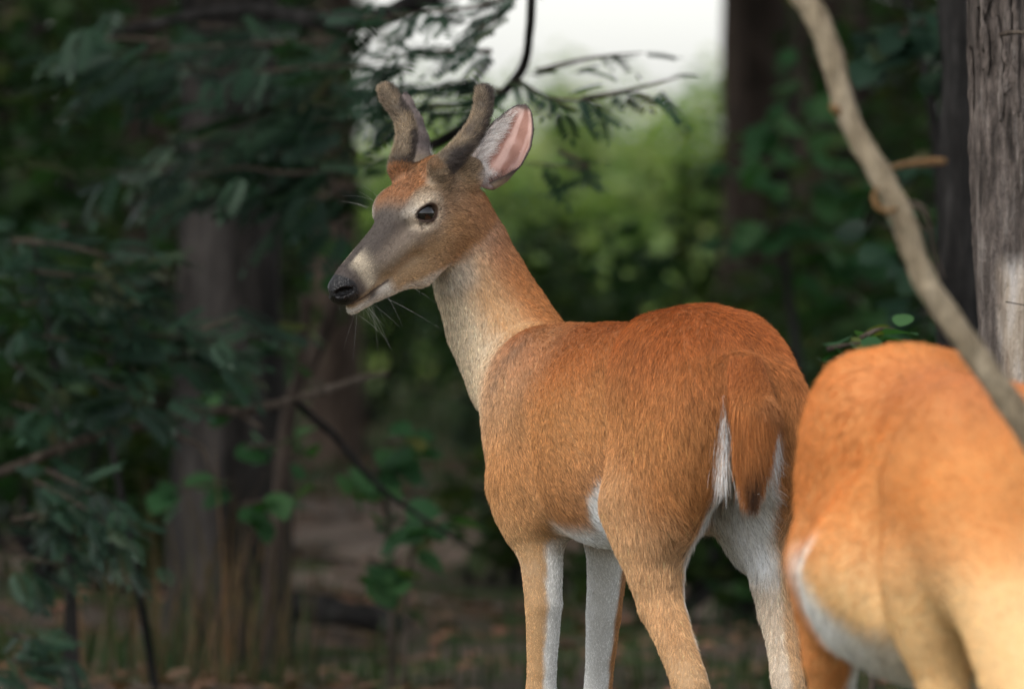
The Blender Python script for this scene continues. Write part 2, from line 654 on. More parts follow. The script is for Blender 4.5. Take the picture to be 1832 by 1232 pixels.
    slit = seg_dist(np.stack([a, c], 1), [(-.083, .020), (-.068, .006)])
    hd = lerp(hd, full((40, 32, 28)), sstep(slit, .0045, .002) * sstep(b, .02, .03) * .9)
    # tail
    tl = lerp(full((168, 110, 66)), full((84, 48, 22)), sstep(w + .012 * n1, .70, .655) * sstep(np.abs(v), .03, .012))
    tl = lerp(tl, white, sstep(nu, .05, .35) * sstep(w, .785, .76))
    parts = dict(head=hd, neck=nk, torso=t, belly=white, thigh_l=th_l, thigh_r=th_r, hind_l=hl, hind_r=hr, fore_l=fl, fore_r=fr, tail=tl)
    col = sum(parts[g] * G[g][:, None] for g in GROUPS) * bright
    if doe:     # paler golden summer coat, cream along the flank, white belly and groin
        gold = lerp(full((240, 198, 140)), full((222, 148, 80)), sstep(w + .03 * n1, .56, .72))
        gold = lerp(gold, full((196, 124, 74)), sstep(w + .02 * n1, .74, .88))
        gold = lerp(gold, full((214, 140, 76)), sstep(u + .02 * n1, .36, .24) * .85)
        gold = lerp(gold, full((224, 168, 108)), sstep(w, .46, .34))
        wmask = np.maximum(sstep(w, wl + .030, wl - .020) * sstep(u, .14, .26) * sstep(u, .70, .58) * sstep(w, .40, .44) * (1 - np.clip(1.6 * (G['fore_l'] + G['fore_r']), 0, 1)), sstep(np.maximum(G['hind_l'] * inner_l, G['hind_r'] * inner_r), .2, .4))
        col = lerp(gold, white, np.clip(wmask, 0, 1)) * bright
    col *= (1 + .06 * n1 + .05 * n2)[:, None]
    # hair flow
    down = np.array([0, 0, -1.0])
    f, l = Bf.A[0], Bf.A[1]
    back_head = -Hf.A[0]
    tor = -f * (1 - .55 * sstep(u, .34, .15))[:, None] + down * (.30 + .55 * sstep(np.abs(nv), .2, .9) + .9 * sstep(u, .34, .12) + .6 * sstep(w, .62, .52))[:, None]
    thf = down - .45 * f
    tlf = down[None] + (np.sign(v) * .30 * sstep(np.abs(v), .008, .034))[:, None] * l - .10 * f
    hdf = back_head[None] + (Hf.A[1][None] * (np.sign(b) * .35 * sstep(c, -.02, .02))[:, None]) + (-Hf.A[2][None] * (.7 * sstep(c, -.01, -.06))[:, None])
    nkf = np.tile(neck_down, (len(P), 1)) + .15 * down
    flows = dict(head=hdf, neck=nkf, torso=tor, belly=tor + .8 * down, tail=tlf)
    for g in ('thigh_l', 'thigh_r', ):
        flows[g] = np.tile(thf, (len(P), 1))
    for g in ('hind_l', 'hind_r', 'fore_l', 'fore_r'):
        flows[g] = np.tile(down - .25 * f, (len(P), 1))
    F = sum(flows[g] * G[g][:, None] for g in GROUPS)
    F += .22 * np.stack([vnoise(P, 22, 11), vnoise(P, 22, 12), vnoise(P, 22, 13)], 1) * (1 - .6 * G['head'])[:, None]
    F = F - (F * N).sum(1, keepdims=True) * N
    F = norm(F)
    # length
    hh = .0046 + .004 * sstep(a, .02, -.06) + .003 * sstep(c, -.04, -.09)
    ln = dict(head=hh, neck=.0105 * one + .006 * wb, torso=.013 + .004 * sstep(u, .35, .15) + .017 * sstep(w, wl, wl - .03),
              belly=.030 * one, thigh_l=.017 + .010 * sstep(nu, -.2, -.8) + .012 * cleft, thigh_r=.017 + .010 * sstep(nu, -.2, -.8) + .012 * cleft,
              hind_l=.009 + .010 * sstep(nu, .0, -.8) * sstep(w, .36, .42), hind_r=.009 + .010 * sstep(nu, 0, -.8) * sstep(w, .36, .42),
              fore_l=.006 * one, fore_r=.006 * one, tail=.012 + .014 * sstep(w, .79, .75))
    ln['fore_l'] = ln['fore_l'] + .010 * sstep(w, .53, .58)
    ln['fore_r'] = ln['fore_r'] + .006 * sstep(w, .53, .58)
    Ln = sum(ln[g] * G[g] for g in GROUPS) * Bf.s
    hg = np.clip(G['head'] * 1.4, 0, 1)
    wet = nose * hg
    bare = np.clip(np.maximum.reduce([nose, rim, sstep(ml, .0030, .0018)]) * hg, 0, 1)
    # density multiplier: fine short hair on the face
    dens = 1 + 2.6 * G['head'] + .5 * (G['fore_l'] + G['fore_r']) + 1.5 * G['tail']
    tick = (.06 if doe else .12) * (G['neck'] + G['torso'] + G['thigh_l'] + G['thigh_r']) + G['head'] * (.10 + .16 * sstep(c, -.03, .0))
    return np.clip(col, 0, 1), F, Ln, wet, bare, dens, tick + 1j * .45 * G['head']


def fur_curves(name, P, tris, col, F, Ln, dens, tick, n_hairs, width, parent, mat, lift=.22, cam_bias=.3, npts=4, jitter=.22, seed=1, curl=.16, var=.26):
    """Hair strands rooted on a triangulated skin."""
    r = np.random.default_rng(seed)
    A, B, C = P[tris[:, 0]], P[tris[:, 1]], P[tris[:, 2]]
    cr = np.cross(B - A, C - A)
    area = np.linalg.norm(cr, axis=1) * .5
    fn = cr / np.maximum(2 * area, 1e-12)[:, None]
    view = norm(np.array([0, 0, CAMZ]) - A)
    facing = (fn * view).sum(1)
    wgt = area * dens[tris].mean(1) * np.where(facing > -.35, 1.0, cam_bias)
    ti = r.choice(len(tris), n_hairs, p=wgt / wgt.sum())
    b1, b2 = r.random(n_hairs), r.random(n_hairs)
    fl = b1 + b2 > 1
    b1[fl], b2[fl] = 1 - b1[fl], 1 - b2[fl]
    W3 = np.stack([1 - b1 - b2, b1, b2], 1)
    T = tris[ti]

    def ip(x):
        return (x[T] * (W3[..., None] if x.ndim == 2 else W3)).sum(1)
    root, nn, ff, L_ = ip(P), fn[ti], norm(ip(F)), ip(Ln)
    cc, tk = ip(col), ip(tick)
    wide = 1 + np.imag(tk)
    tk = np.real(tk)
    cell = np.floor(root / .0055 + .35 * r.normal(size=root.shape)).astype(np.int64)      # tufts: neighbours share a lean
    hsh = np.abs(cell[:, 0] * 73856093 ^ cell[:, 1] * 19349663 ^ cell[:, 2] * 83492791) % 8191
    tv = np.random.default_rng(seed + 99).normal(size=(8191, 5))[hsh]
    ff = norm(ff + jitter * .6 * r.normal(size=(n_hairs, 3)) + jitter * .65 * tv[:, :3])
    ff = norm(ff - (ff * nn).sum(1, keepdims=True) * nn)
    L_ = L_ * r.uniform(.65, 1.2, n_hairs)
    lf = lift * r.uniform(.6, 1.5, n_hairs) * np.exp(.15 * tv[:, 4])
    pts = np.empty((n_hairs, npts, 3), np.float32)
    p = root - nn * .0008
    pts[:, 0] = p
    bend = r.normal(size=(n_hairs, 3)) * curl
    for i in range(1, npts):
        t = i / (npts - 1)
        d = norm(ff * (.75 + .5 * t) + nn * (lf * (1.5 - 1.15 * t))[:, None] + bend * t * t)
        p = p + d * (L_ / (npts - 1))[:, None]
        pts[:, i] = p
    dark = r.random(n_hairs) < tk
    cc = cc * np.exp(r.normal(0, var, n_hairs) + .09 * tv[:, 3])[:, None]
    cc = cc * np.array([1, 1 - .0, 1])
    cc[dark] *= .28
    return make_curves(name, pts, cc, width * wide * r.uniform(.7, 1.25, n_hairs), parent, mat)


def make_curves(name, pts, cols, widths, parent, mat):
    n, m = pts.shape[:2]
    cu = bpy.data.hair_curves.new(name)
    cu.add_curves([m] * n)
    cu.attributes['position'].data.foreach_set('vector', np.ascontiguousarray(pts, np.float32).ravel())
    prof = np.linspace(1, .25, m)
    rad = (widths[:, None] * .5 * prof[None]).astype(np.float32)
    ra = cu.attributes.get('radius') or cu.attributes.new('radius', 'FLOAT', 'POINT')
    ra.data.foreach_set('value', rad.ravel())
    ca = cu.attributes.new('col', 'FLOAT_COLOR', 'CURVE')
    c4 = np.ones((n, 4), np.float32)
    c4[:, :3] = np.clip(cols, 0, 1)
    ca.data.foreach_set('color', c4.ravel())
    cu.materials.append(mat)
    o = bpy.data.objects.new(name, cu)
    COL.objects.link(o)
    if parent is not None:
        o.parent = parent
        o.matrix_parent_inverse = parent.matrix_basis.inverted()
    tag(o, kind='stuff')
    return o


def hair_material(name, rough=.55, spec=.25, tip=.8):
    N_ = Nodes(name)
    at_ = N_.n('ShaderNodeAttribute', attribute_name='col')
    hi = N_.n('ShaderNodeHairInfo')
    rp = N_.ramp(hi.outputs['Intercept'], [(0.0, (.80, .80, .80)), (.45, (1.05, 1.05, 1.05)), (1.0, (tip, tip, tip))])
    N_.l(N_.mix(1.0, at_.outputs['Color'], rp.outputs[0], 'MULTIPLY'), N_.b.inputs['Base Color'])
    N_.b.inputs['Roughness'].default_value = rough
    N_.b.inputs['Specular IOR Level'].default_value = spec
    tr = N_.n('ShaderNodeBsdfTranslucent')
    N_.l(N_.mix(1.0, at_.outputs['Color'], rp.outputs[0], 'MULTIPLY'), tr.inputs['Color'])
    mx = N_.n('ShaderNodeMixShader')
    mx.inputs[0].default_value = .22
    N_.l(N_.b.outputs[0], mx.inputs[1])
    N_.l(tr.outputs[0], mx.inputs[2])
    N_.l(mx.outputs[0], N_.t.nodes['Material Output'].inputs['Surface'])
    return N_.m


def skin_material(name):
    N_ = Nodes(name)
    at_ = N_.n('ShaderNodeAttribute', attribute_name='col')
    wt = N_.n('ShaderNodeAttribute', attribute_name='wet')
    nz = N_.noise(900, 3)
    vr = N_.n('ShaderNodeTexVoronoi')
    vr.inputs['Scale'].default_value = 420
    tc = N_.n('ShaderNodeTexCoord')
    N_.l(tc.outputs['Object'], vr.inputs['Vector'])
    rp = N_.ramp(nz.outputs[0], [(.3, (.75, .75, .75)), (.7, (1.1, 1.1, 1.1))])
    N_.l(N_.mix(1.0, at_.outputs['Color'], rp.outputs[0], 'MULTIPLY'), N_.b.inputs['Base Color'])
    mr = N_.n('ShaderNodeMapRange')
    mr.inputs['To Min'].default_value = .75
    mr.inputs['To Max'].default_value = .34
    N_.l(wt.outputs['Fac'], mr.inputs['Value'])
    N_.l(mr.outputs[0], N_.b.inputs['Roughness'])
    N_.b.inputs['Specular IOR Level'].default_value = .3
    bp = N_.bump(vr.outputs['Distance'], .5, .0012)
    N_.l(wt.outputs['Fac'], bp.inputs['Strength'])
    return N_.m


def tri(Q):
    return np.concatenate([Q[:, [0, 1, 2]], Q[:, [0, 2, 3]]])


M_HAIR = hair_material('coat_hair')
M_SKIN = skin_material('coat_skin')


def eye_material():
    N_ = Nodes('dark_eye')
    N_.b.inputs['Base Color'].default_value = (.006, .0045, .004, 1)
    N_.b.inputs['Roughness'].default_value = .04
    N_.b.inputs['Specular IOR Level'].default_value = .6
    return N_.m


M_EYE = eye_material()


def uv_sphere(r, nu=24, nv=16, sc=(1, 1, 1)):
    V, Q = [], []
    for j in range(nv + 1):
        th = math.pi * j / nv
        for i in range(nu):
            ph = 2 * math.pi * i / nu
            V.append((r * sc[0] * math.sin(th) * math.cos(ph), r * sc[1] * math.sin(th) * math.sin(ph), r * sc[2] * math.cos(th)))
    for j in range(nv):
        for i in range(nu):
            Q.append((j * nu + i, (j + 1) * nu + i, (j + 1) * nu + (i + 1) % nu, j * nu + (i + 1) % nu))
    return np.array(V), np.array(Q)


def build_deer(root, Bf, Hf, prims, throat, neck_down, bounds, h, hh, n_hair, width, seed, bright=1.0, doe=False):
    """Skin mesh (one continuous surface, finer over the head), its coat, and the eyes."""
    V1, Q1 = polygonise(prims, bounds[0], bounds[1], h)
    V1 = relax(V1, Q1, 2)
    if hh:
        n_, p_ = Hf.W(.17, 0, -.02), Hf.W(-.08, 0, -.03)
        R_ = .115

        def cap(P):
            t = np.clip(((P - n_) @ (p_ - n_)) / ((p_ - n_) @ (p_ - n_)), 0, 1)
            return np.linalg.norm(P - n_ - t[:, None] * (p_ - n_), axis=1) - R_
        lo = np.minimum(n_, p_) - R_ - .02
        hi = np.maximum(n_, p_) + R_ + .02
        V2, Q2 = polygonise(prims, lo, hi, hh)
        V2 = relax(V2, Q2, 2, .4)
        Q1 = Q1[(cap(V1)[Q1] > -.004).all(1)]
        Q2 = Q2[(cap(V2)[Q2] < .006).all(1)]
        V, Q = np.concatenate([V1, V2]), np.concatenate([Q1, Q2 + len(V1)])
        used = np.unique(Q)
        mp = np.full(len(V), -1)
        mp[used] = np.arange(len(used))
        V, Q = V[used], mp[Q]
    else:
        V, Q = V1, Q1
    N = vnormals(V, Q)
    col, F, Ln, wet, bare, dens, tick = coat(V, N, Bf, Hf, prims, throat, neck_down, bright, doe)
    me = mesh_np('body', V, Q)
    put_color(me, 'col', col * (.72 if doe else .58))
    wa = me.attributes.new('wet', 'FLOAT', 'POINT')
    wa.data.foreach_set('value', wet.astype(np.float32))
    body = link('body', me, root, M_SKIN)
    dens = dens * (1 - bare) + 1e-4
    if n_hair:
        fur_curves('fur', V, tri(Q), col, F, Ln, dens, tick, n_hair, width, body, M_HAIR, seed=seed, var=.14 if doe else .25)
    return body, V, Q, N, col

buck = empty('young_buck', (float(BODY1.W(.35, 0, 0)[0]), float(BODY1.W(.35, 0, 0)[1]), 0))
tag(buck, 'young russet deer with two velvet antlers looking back over its shoulder', 'deer')
_nd = norm(np.asarray(NECK1[2][0]) - np.asarray(NECK1[-1][0]))
_thr = norm(np.array([-.93, -.15, -.25]))
NH = 430000
body1, V1_, Q1_, N1_, C1_ = build_deer(buck, BODY1, HEAD1, PR1, _thr, _nd, ((-.42, 11.4, -.02), (.56, 12.75, 1.3)), .006, .0022, NH, .00056, 3)


def eye(parent, Hf, b):
    V, Q = uv_sphere(.0178 * Hf.s, 28, 18, (1.08, 1, .92))
    e = link('eye', mesh_np('eye', V + Hf.W(.001, b * .0425, .0005), Q), parent, M_EYE)
    return e


for b_ in (1, -1):
    eye(buck, HEAD1, b_)


# antlers in velvet: bent tapered tubes with a knobbed tip
def tube_rings(path, radii, nseg=18, bumps=0.0, seed=0, cap=True):
    path = np.asarray(path, float)
    n = len(path)
    T = norm(np.gradient(path, axis=0))
    up = np.array([0.13, 0.95, 0.28])
    V, Q = [], []
    r_ = np.random.default_rng(seed)
    ph = r_.random(6) * 6.28
    x = norm(np.cross(T[0], up))
    for i in range(n):
        x = norm(x - (x @ T[i]) * T[i])
        y = np.cross(T[i], x)
        for j in range(nseg):
            a_ = 2 * math.pi * j / nseg
            rr = radii[i] * (1 + bumps * (math.sin(2 * a_ + ph[0] + i * .7) + .6 * math.sin(5 * a_ + ph[1] + i * 1.9) + .5 * math.sin(9 * a_ + ph[2] - i * 1.3)))
            V.append(path[i] + rr * (math.cos(a_) * x + math.sin(a_) * y))
    for i in range(n - 1):
        for j in range(nseg):
            Q.append((i * nseg + j, i * nseg + (j + 1) % nseg, (i + 1) * nseg + (j + 1) % nseg, (i + 1) * nseg + j))
    V, Q = np.array(V), np.array(Q)
    if cap:
        m = len(V)
        V = np.concatenate([V, path[:1] - T[:1] * radii[0] * .2, path[-1:] + T[-1:] * radii[-1] * .2])
        e = np.array([(j, m, m, (j + 1) % nseg) for j in range(nseg)])
        k_ = (n - 1) * nseg
        e2 = np.array([(k_ + j, k_ + (j + 1) % nseg, m + 1, m + 1) for j in range(nseg)])
        return V, Q, (e[:, [0, 1, 3]][:, ::-1], e2[:, :3])
    return V, Q, None


def spline(pts, n):
    """Catmull-Rom through rows of pts (any width)."""
    P = np.asarray(pts, float)
    P = np.concatenate([2 * P[:1] - P[1:2], P, 2 * P[-1:] - P[-2:-1]])
    out = []
    m = len(P) - 3
    for s in np.linspace(0, m - 1e-6, n):
        i = int(s)
        t = s - i
        a, b, c, d = P[i:i + 4]
        out.append(.5 * (2 * b + (c - a) * t + (2 * a - 5 * b + 4 * c - d) * t * t + (3 * b - a - 3 * c + d) * t ** 3))
    return np.array(out)


def antler(px_path, seed):
    rows = np.array([list(at(x, y, Y)) + [r - .0028 * (r > .012)] for x, y, Y, r in px_path])
    s = spline(rows, 34)
    V, Q, caps = tube_rings(s[:, :3], s[:, 3], 20, .018, seed)
    tr = np.concatenate([tri(Q), caps[0], caps[1]])
    me = mesh_np('antler', V, [Q, caps[0], caps[1]])
    ax = np.concatenate([np.repeat(s[:, :3], 20, 0), s[:1, :3], s[-1:, :3]])
    N = norm(V - ax)
    tt = np.concatenate([np.repeat(np.linspace(0, 1, 34), 20), [0, 1]])
    nz = vnoise(V, 60, seed)
    back = sstep(N @ norm(np.array([.7, -.1, -.1])) + .5 * nz, .15, .8)  # right-facing side away from the light: its shade is painted into the velvet
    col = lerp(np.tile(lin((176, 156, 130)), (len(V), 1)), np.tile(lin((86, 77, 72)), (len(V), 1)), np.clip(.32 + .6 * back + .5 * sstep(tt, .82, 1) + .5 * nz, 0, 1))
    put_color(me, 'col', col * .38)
    wa = me.attributes.new('wet', 'FLOAT', 'POINT')
    o = link('antler', me, buck, M_SKIN)
    Tn = np.concatenate([np.repeat(norm(np.gradient(s[:, :3], axis=0)), 20, 0), s[-1:, :3] * 0 + [0, 0, 1], s[-1:, :3] * 0 + [0, 0, 1]])
    one = np.ones(len(V))
    fur_curves('velvet', V, tr, col, Tn * .5 + .01, one * .0075, one, one * .10, 9000, .00038, o, M_HAIR, lift=2.2, cam_bias=1, npts=3, jitter=.5, seed=seed)
    return o


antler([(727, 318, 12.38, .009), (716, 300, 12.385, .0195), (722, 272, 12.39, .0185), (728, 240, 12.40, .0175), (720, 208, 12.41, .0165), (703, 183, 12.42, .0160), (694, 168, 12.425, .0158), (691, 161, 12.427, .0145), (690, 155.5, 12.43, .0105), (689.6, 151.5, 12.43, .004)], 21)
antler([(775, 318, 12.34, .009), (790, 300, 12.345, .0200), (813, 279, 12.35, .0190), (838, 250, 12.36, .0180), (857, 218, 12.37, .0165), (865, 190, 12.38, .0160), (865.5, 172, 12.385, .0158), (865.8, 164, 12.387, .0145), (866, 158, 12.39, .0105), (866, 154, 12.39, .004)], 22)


# ears: curved leaf-shaped shells
def ear(base, tip, opening, halfw, seed, shift=0.0):
    base, tip = np.asarray(base), np.asarray(tip)
    ax = tip - base
    L_ = np.linalg.norm(ax)
    ax = ax / L_
    op = np.asarray(opening, float)
    op = norm(op - (op @ ax) * ax)
    sd = np.cross(ax, op)
    ns, ntt = 30, 25
    S_ = np.linspace(0, 1, ns)
    hw = np.interp(S_, [0, .12, .28, .42, .58, .72, .85, .93, .98, 1], [.50, .80, 1.0, 1.04, .99, .84, .60, .40, .22, .05]) * halfw
    phi = np.interp(S_, [0, .15, .35, .7, 1], [2.5, 1.9, 1.25, .95, .8])
    inner, outer, co, ci = [], [], [], []
    for i in range(ns):
        R_ = hw[i] / math.sin(min(phi[i], math.pi / 2))
        for t in np.linspace(-1, 1, ntt):
            a_ = phi[i] * t
            wob = .0012 * math.sin(i * .9 + t * 3 + seed)
            nrm = -math.sin(a_) * sd + math.cos(a_) * op
            p = base + ax * (L_ * S_[i]) + sd * (R_ * math.sin(a_) + shift * hw[i]) + op * (R_ * (1 - math.cos(a_)) * .75 + wob)
            p = p - op * .010 * math.sin(math.pi * S_[i])
            th_ = .0016 * (1 - t * t * .6)
            inner.append(p + nrm * th_)
            outer.append(p - nrm * th_)
    inner, outer = np.array(inner), np.array(outer)
    Vv = np.concatenate([outer, inner])
    n0 = ns * ntt
    q = []
    for i in range(ns - 1):
        for j in range(ntt - 1):
            a0, a1, a2, a3 = i * ntt + j, i * ntt + j + 1, (i + 1) * ntt + j + 1, (i + 1) * ntt + j
            q.append((a0, a3, a2, a1))
            q.append((n0 + a0, n0 + a1, n0 + a2, n0 + a3))
        for j in (0, ntt - 1):
            a0, a1 = i * ntt + j, (i + 1) * ntt + j
            q.append((a0, n0 + a0, n0 + a1, a1) if j == 0 else (a0, a1, n0 + a1, n0 + a0))
    for j in range(ntt - 1):
        a0, a1 = (ns - 1) * ntt + j, (ns - 1) * ntt + j + 1
        q.append((a0, n0 + a0, n0 + a1, a1))
    Q = np.array(q)
    N = vnormals(Vv, Q)
    if (N[n0 + n0 // 2] @ op) < 0:
        Q = Q[:, ::-1]
        N = -N
    s2, t2 = np.meshgrid(S_, np.linspace(-1, 1, ntt), indexing='ij')
    s2, t2 = s2.ravel(), t2.ravel()
    nz = vnoise(inner, 60, seed)
    vein = vnoise(np.stack([t2 * 4, s2 * 1.2 + t2 * .8, 0 * s2], 1), 1.6, seed + 5) + .4 * nz
    rimd = np.minimum(1 - np.abs(t2), (1 - s2) * 2.2)
    pink = np.tile(lin((190, 156, 145)), (n0, 1))
    ci = lerp(pink, np.tile(lin((150, 108, 94)), (n0, 1)), np.clip(sstep(vein, -.05, .45) * .95 + .5 * sstep(t2, .0, .7) * sstep(s2, .55, .2), 0, 1))
    ci = lerp(ci, np.tile(lin((208, 186, 176)), (n0, 1)), sstep(rimd, .42, .15) * .6 * sstep(t2, .3, -.3))
    ci = lerp(ci, np.tile(lin((70, 58, 54)), (n0, 1)), sstep(rimd, .17, .05) * sstep(s2, .12, .3))
    co = np.tile(lin((112, 100, 96)), (n0, 1))
    co = lerp(co, np.tile(lin((168, 150, 130)), (n0, 1)), sstep(s2, .25, .05))
    co = lerp(co, np.tile(lin((44, 38, 38)), (n0, 1)), sstep(rimd, .12, .03))
    colr = np.concatenate([co, ci])
    me = mesh_np('ear', Vv, Q)
    put_color(me, 'col', colr * .85)
    me.attributes.new('wet', 'FLOAT', 'POINT')
    o = link('ear', me, buck, M_SKIN)
    F = np.tile(ax, (len(Vv), 1)) * .8
    F[n0:] += (np.sign(t2) * -.9)[:, None] * sd * sstep(np.abs(t2), .1, .6)[:, None] + .2 * op
    Lh = np.concatenate([np.full(n0, .0045), .004 + .018 * sstep(-t2, .2, .6) * sstep(s2, .95, .6) + .010 * sstep(s2, .3, .1)])
    white = np.tile(lin((236, 228, 222)), (n0, 1))
    hc = np.concatenate([co, lerp(ci, white, sstep(rimd, .02, .10) * sstep(-t2 + .9 * sstep(s2, .30, .08), .25, .55))])
    dn = np.concatenate([np.full(n0, 1.0), .15 + .9 * sstep(-t2, .25, .7) + .5 * sstep(t2, .6, .9) + 1.2 * sstep(s2, .3, .05)])
    fur_curves('ear_hair', Vv, tri(Q), hc, F, Lh, dn, np.concatenate([np.full(n0, .15), sstep(rimd, .12, .03) * .6]), 11000, .00045, o, M_HAIR, lift=.35, cam_bias=.8, seed=seed, jitter=.35, var=.3)
    return o


ear(at(866, 336, 12.42), at(940, 188, 12.47), (-.28, -.95, .10), .0400, 31, .05)
ear(at(766, 305, 12.50), at(727, 166, 12.58), (-.80, .55, .10), .037, 32)

# whiskers
_r = np.random.default_rng(5)
wk = []
for (a_, b_, c_), n_, L0 in (((.160, .008, -.056), 9, .055), ((.150, -.006, -.057), 6, .055), ((.135, .014, -.060), 3, .05), ((.12, .018, -.060), 2, .085), ((.165, -.020, -.02), 3, .028), ((.015, -.048, .028), 5, .055)):
    for _ in range(n_):
        p = HEAD1.W(a_ + _r.normal() * .013, b_ + _r.normal() * .008, c_ + _r.normal() * .002)
        d = HEAD1.D(_r.normal() * .35 + .25, np.sign(b_) * .35 + _r.normal() * .35, -1 if c_ < 0 else .6)
        if L0 > .08:
            d = np.array([.75, -.2, -.42]) + _r.normal(size=3) * .06
        d = norm(d)
        g = np.array([0, 0, -.5]) + _r.normal(size=3) * .15
        L_ = L0 * _r.uniform(.6, 1.25)
        wk.append([p + d * L_ * t + g * L_ * t * t * .35 for t in np.linspace(0, 1, 6)])
make_curves('whisker_hair', np.array(wk), np.tile([.50, .48, .46], (len(wk), 1)), np.full(len(wk), .00022), body1, M_HAIR)


# tail brush: brown hair over the dock, white hair fringing its sides
def tail_hair(Bf, parent, n_brown, n_white, seed):
    r = np.random.default_rng(seed)
    out, cols = [], []
    for n, whitef in ((n_brown, False), (n_white, True)):
        s = r.random(n)
        wv = np.interp(s, [0, 1], [.828, .640])
        half = np.interp(s, [0, .3, .7, 1], [.024, .034, .028, .011])
        if whitef:
            sg = np.where(r.random(n) < .5, 1.0, -1.0)
            s = np.where(sg > 0, .18 + .62 * r.random(n) ** 1.4, .22 + .50 * r.random(n) ** 1.2)
            wv = np.interp(s, [0, 1], [.800, .640])
            vv = sg * (np.interp(s, [0, .3, .7, 1], [.024, .034, .028, .012]) + .000 + .011 * r.random(n) ** 1.5)
            uu = np.interp(s, [0, .4, 1], [.012, -.006, -.012]) + .010 * r.random(n)
            L_ = r.uniform(.018, .070, n)
            fan = .20 * sg + r.normal(0, .28, n)
            c = lerp(np.tile(lin((250, 248, 245)), (n, 1)), np.tile(lin((190, 140, 90)), (n, 1)), (r.random(n) < .22) * .8)
        else:
            t = r.uniform(-1, 1, n)
            vv = half * t
            uu = np.interp(s, [0, .4, 1], [.002, -.046, -.044]) + .016 * t * t
            L_ = r.uniform(.025, .050, n) * np.interp(s, [0, .3, 1], [.6, 1, 1])
            fan = .30 * t * np.interp(s, [0, .35, .8, 1], [1, .8, .1, -.2]) + r.normal(0, .10, n)
            c = lerp(lerp(np.tile(lin((176, 104, 54)), (n, 1)), np.tile(lin((188, 122, 68)), (n, 1)), sstep(s, .1, .5)), np.tile(lin((44, 26, 14)), (n, 1)), np.clip(sstep(s, .60, .95) * sstep(np.abs(t), 1.1, .2) * .9 + .25 * (r.random(n) < .25), 0, 1))
        p = np.stack([uu, vv + .003 + .016 * s, wv], 1)
        d = np.stack([-.10 + r.normal(0, .08, n), fan, -np.ones(n)], 1)
        pts = []
        for q in range(5):
            tt = q / 4
            loc = p + norm(d) * (L_ * tt)[:, None] + np.stack([0 * L_, -fan * L_ * .35 * tt * tt, -.1 * L_ * tt * tt], 1)
            pts.append(Bf.o + Bf.s * (loc @ Bf.A))
        out.append(np.stack(pts, 1))
        cols.append(c * np.exp(r.normal(0, .25, n))[:, None])
    pts, cols = np.concatenate(out), np.concatenate(cols)
    return make_curves('tail_hair', pts, cols, np.full(len(pts), .0006) * r.uniform(.7, 1.3, len(pts)), parent, M_HAIR)


tail_hair(BODY1, body1, 10500, 1500, 51)

# ----------------------------------------------------------------------------- the second deer, grazing in front, mostly out of frame
_f2 = norm(np.array([.16, -.987, 0]))
BODY2 = Frame((.472, 10.19, 0), _f2, (-_f2[1], _f2[0], 0), (0, 0, 1), .974)
_h2 = norm(np.array([_f2[0] * .45, _f2[1] * .45, -.89]))
_l2 = norm(np.array([-_f2[1], _f2[0], 0]))
HEAD2 = Frame(BODY2.W(1.16, 0, .27), _h2, _l2, np.cross(_h2, _l2), .967)
NECK2 = [(BODY2.W(.66, 0, .730), .100), (BODY2.W(.78, 0, .680), .096), (BODY2.W(.92, 0, .560), .078), (BODY2.W(1.02, 0, .450), .066), (BODY2.W(1.10, 0, .350), .056)]
PR2 = deer_prims(BODY2, HEAD2, NECK2, HIND1, FORE1)
PR2.insert(2, ell('torso', BODY2.W(.43, 0, .612), BODY2.A, np.array([.26, .183, .145]) * .967, .04))
doe = empty('grazing_doe', tuple(float(x) for x in BODY2.W(.35, 0, 0)))
tag(doe, 'pale orange deer without antlers lowering its head beside the leaning branch', 'deer')
_lo = np.minimum.reduce([p_.lo for p_ in PR2]) - .03
_hi = np.maximum.reduce([p_.hi for p_ in PR2]) + .03
body2, V2_, Q2_, N2_, C2_ = build_deer(doe, BODY2, HEAD2, PR2, norm(-_h2 + np.array([0, 0, -.2])), norm(np.asarray(NECK2[1][0]) - np.asarray(NECK2[-1][0])), (_lo, _hi), .008, None, 110000, .0008, 4, 1.0, True)
for b_ in (1, -1):
    eye(doe, HEAD2, b_)


def simple_ear(parent, Hf, b):
    base, tip = Hf.W(-.115, b * .05, -.01), Hf.W(-.16, b * .17, .0)
    ax = norm(tip - base)
    op = norm(Hf.D(.8, b * .2, .5) - (Hf.D(.8, b * .2, .5) @ ax) * ax)
    sd = np.cross(ax, op)
    V, Q = [], []
    for i, s in enumerate(np.linspace(0, 1, 10)):
        hw = .036 * np.interp(s, [0, .2, .45, .75, 1], [.5, .85, 1, .75, .04])
        for t in np.linspace(-1, 1, 7):
            V.append(base + ax * .135 * s + sd * hw * t + op * (.6 * hw * t * t))
    V = np.array(V)
    V = np.concatenate([V, V - op * .004])
    for i in range(9):
        for j in range(6):
            a0 = i * 7 + j
            Q += [(a0, a0 + 1, a0 + 8, a0 + 7), (70 + a0, 77 + a0, 78 + a0, 71 + a0)]
        Q += [(i * 7, i * 7 + 7, 77 + i * 7, 70 + i * 7), (i * 7 + 6, 76 + i * 7, 83 + i * 7, i * 7 + 13)]
    me = mesh_np('ear', V, np.array(Q))
    put_color(me, 'col', np.tile(lin((140, 112, 90)), (len(V), 1)))
    me.attributes.new('wet', 'FLOAT', 'POINT')
    return link('ear', me, parent, M_SKIN)


for b_ in (1, -1):
    simple_ear(doe, HEAD2, b_)

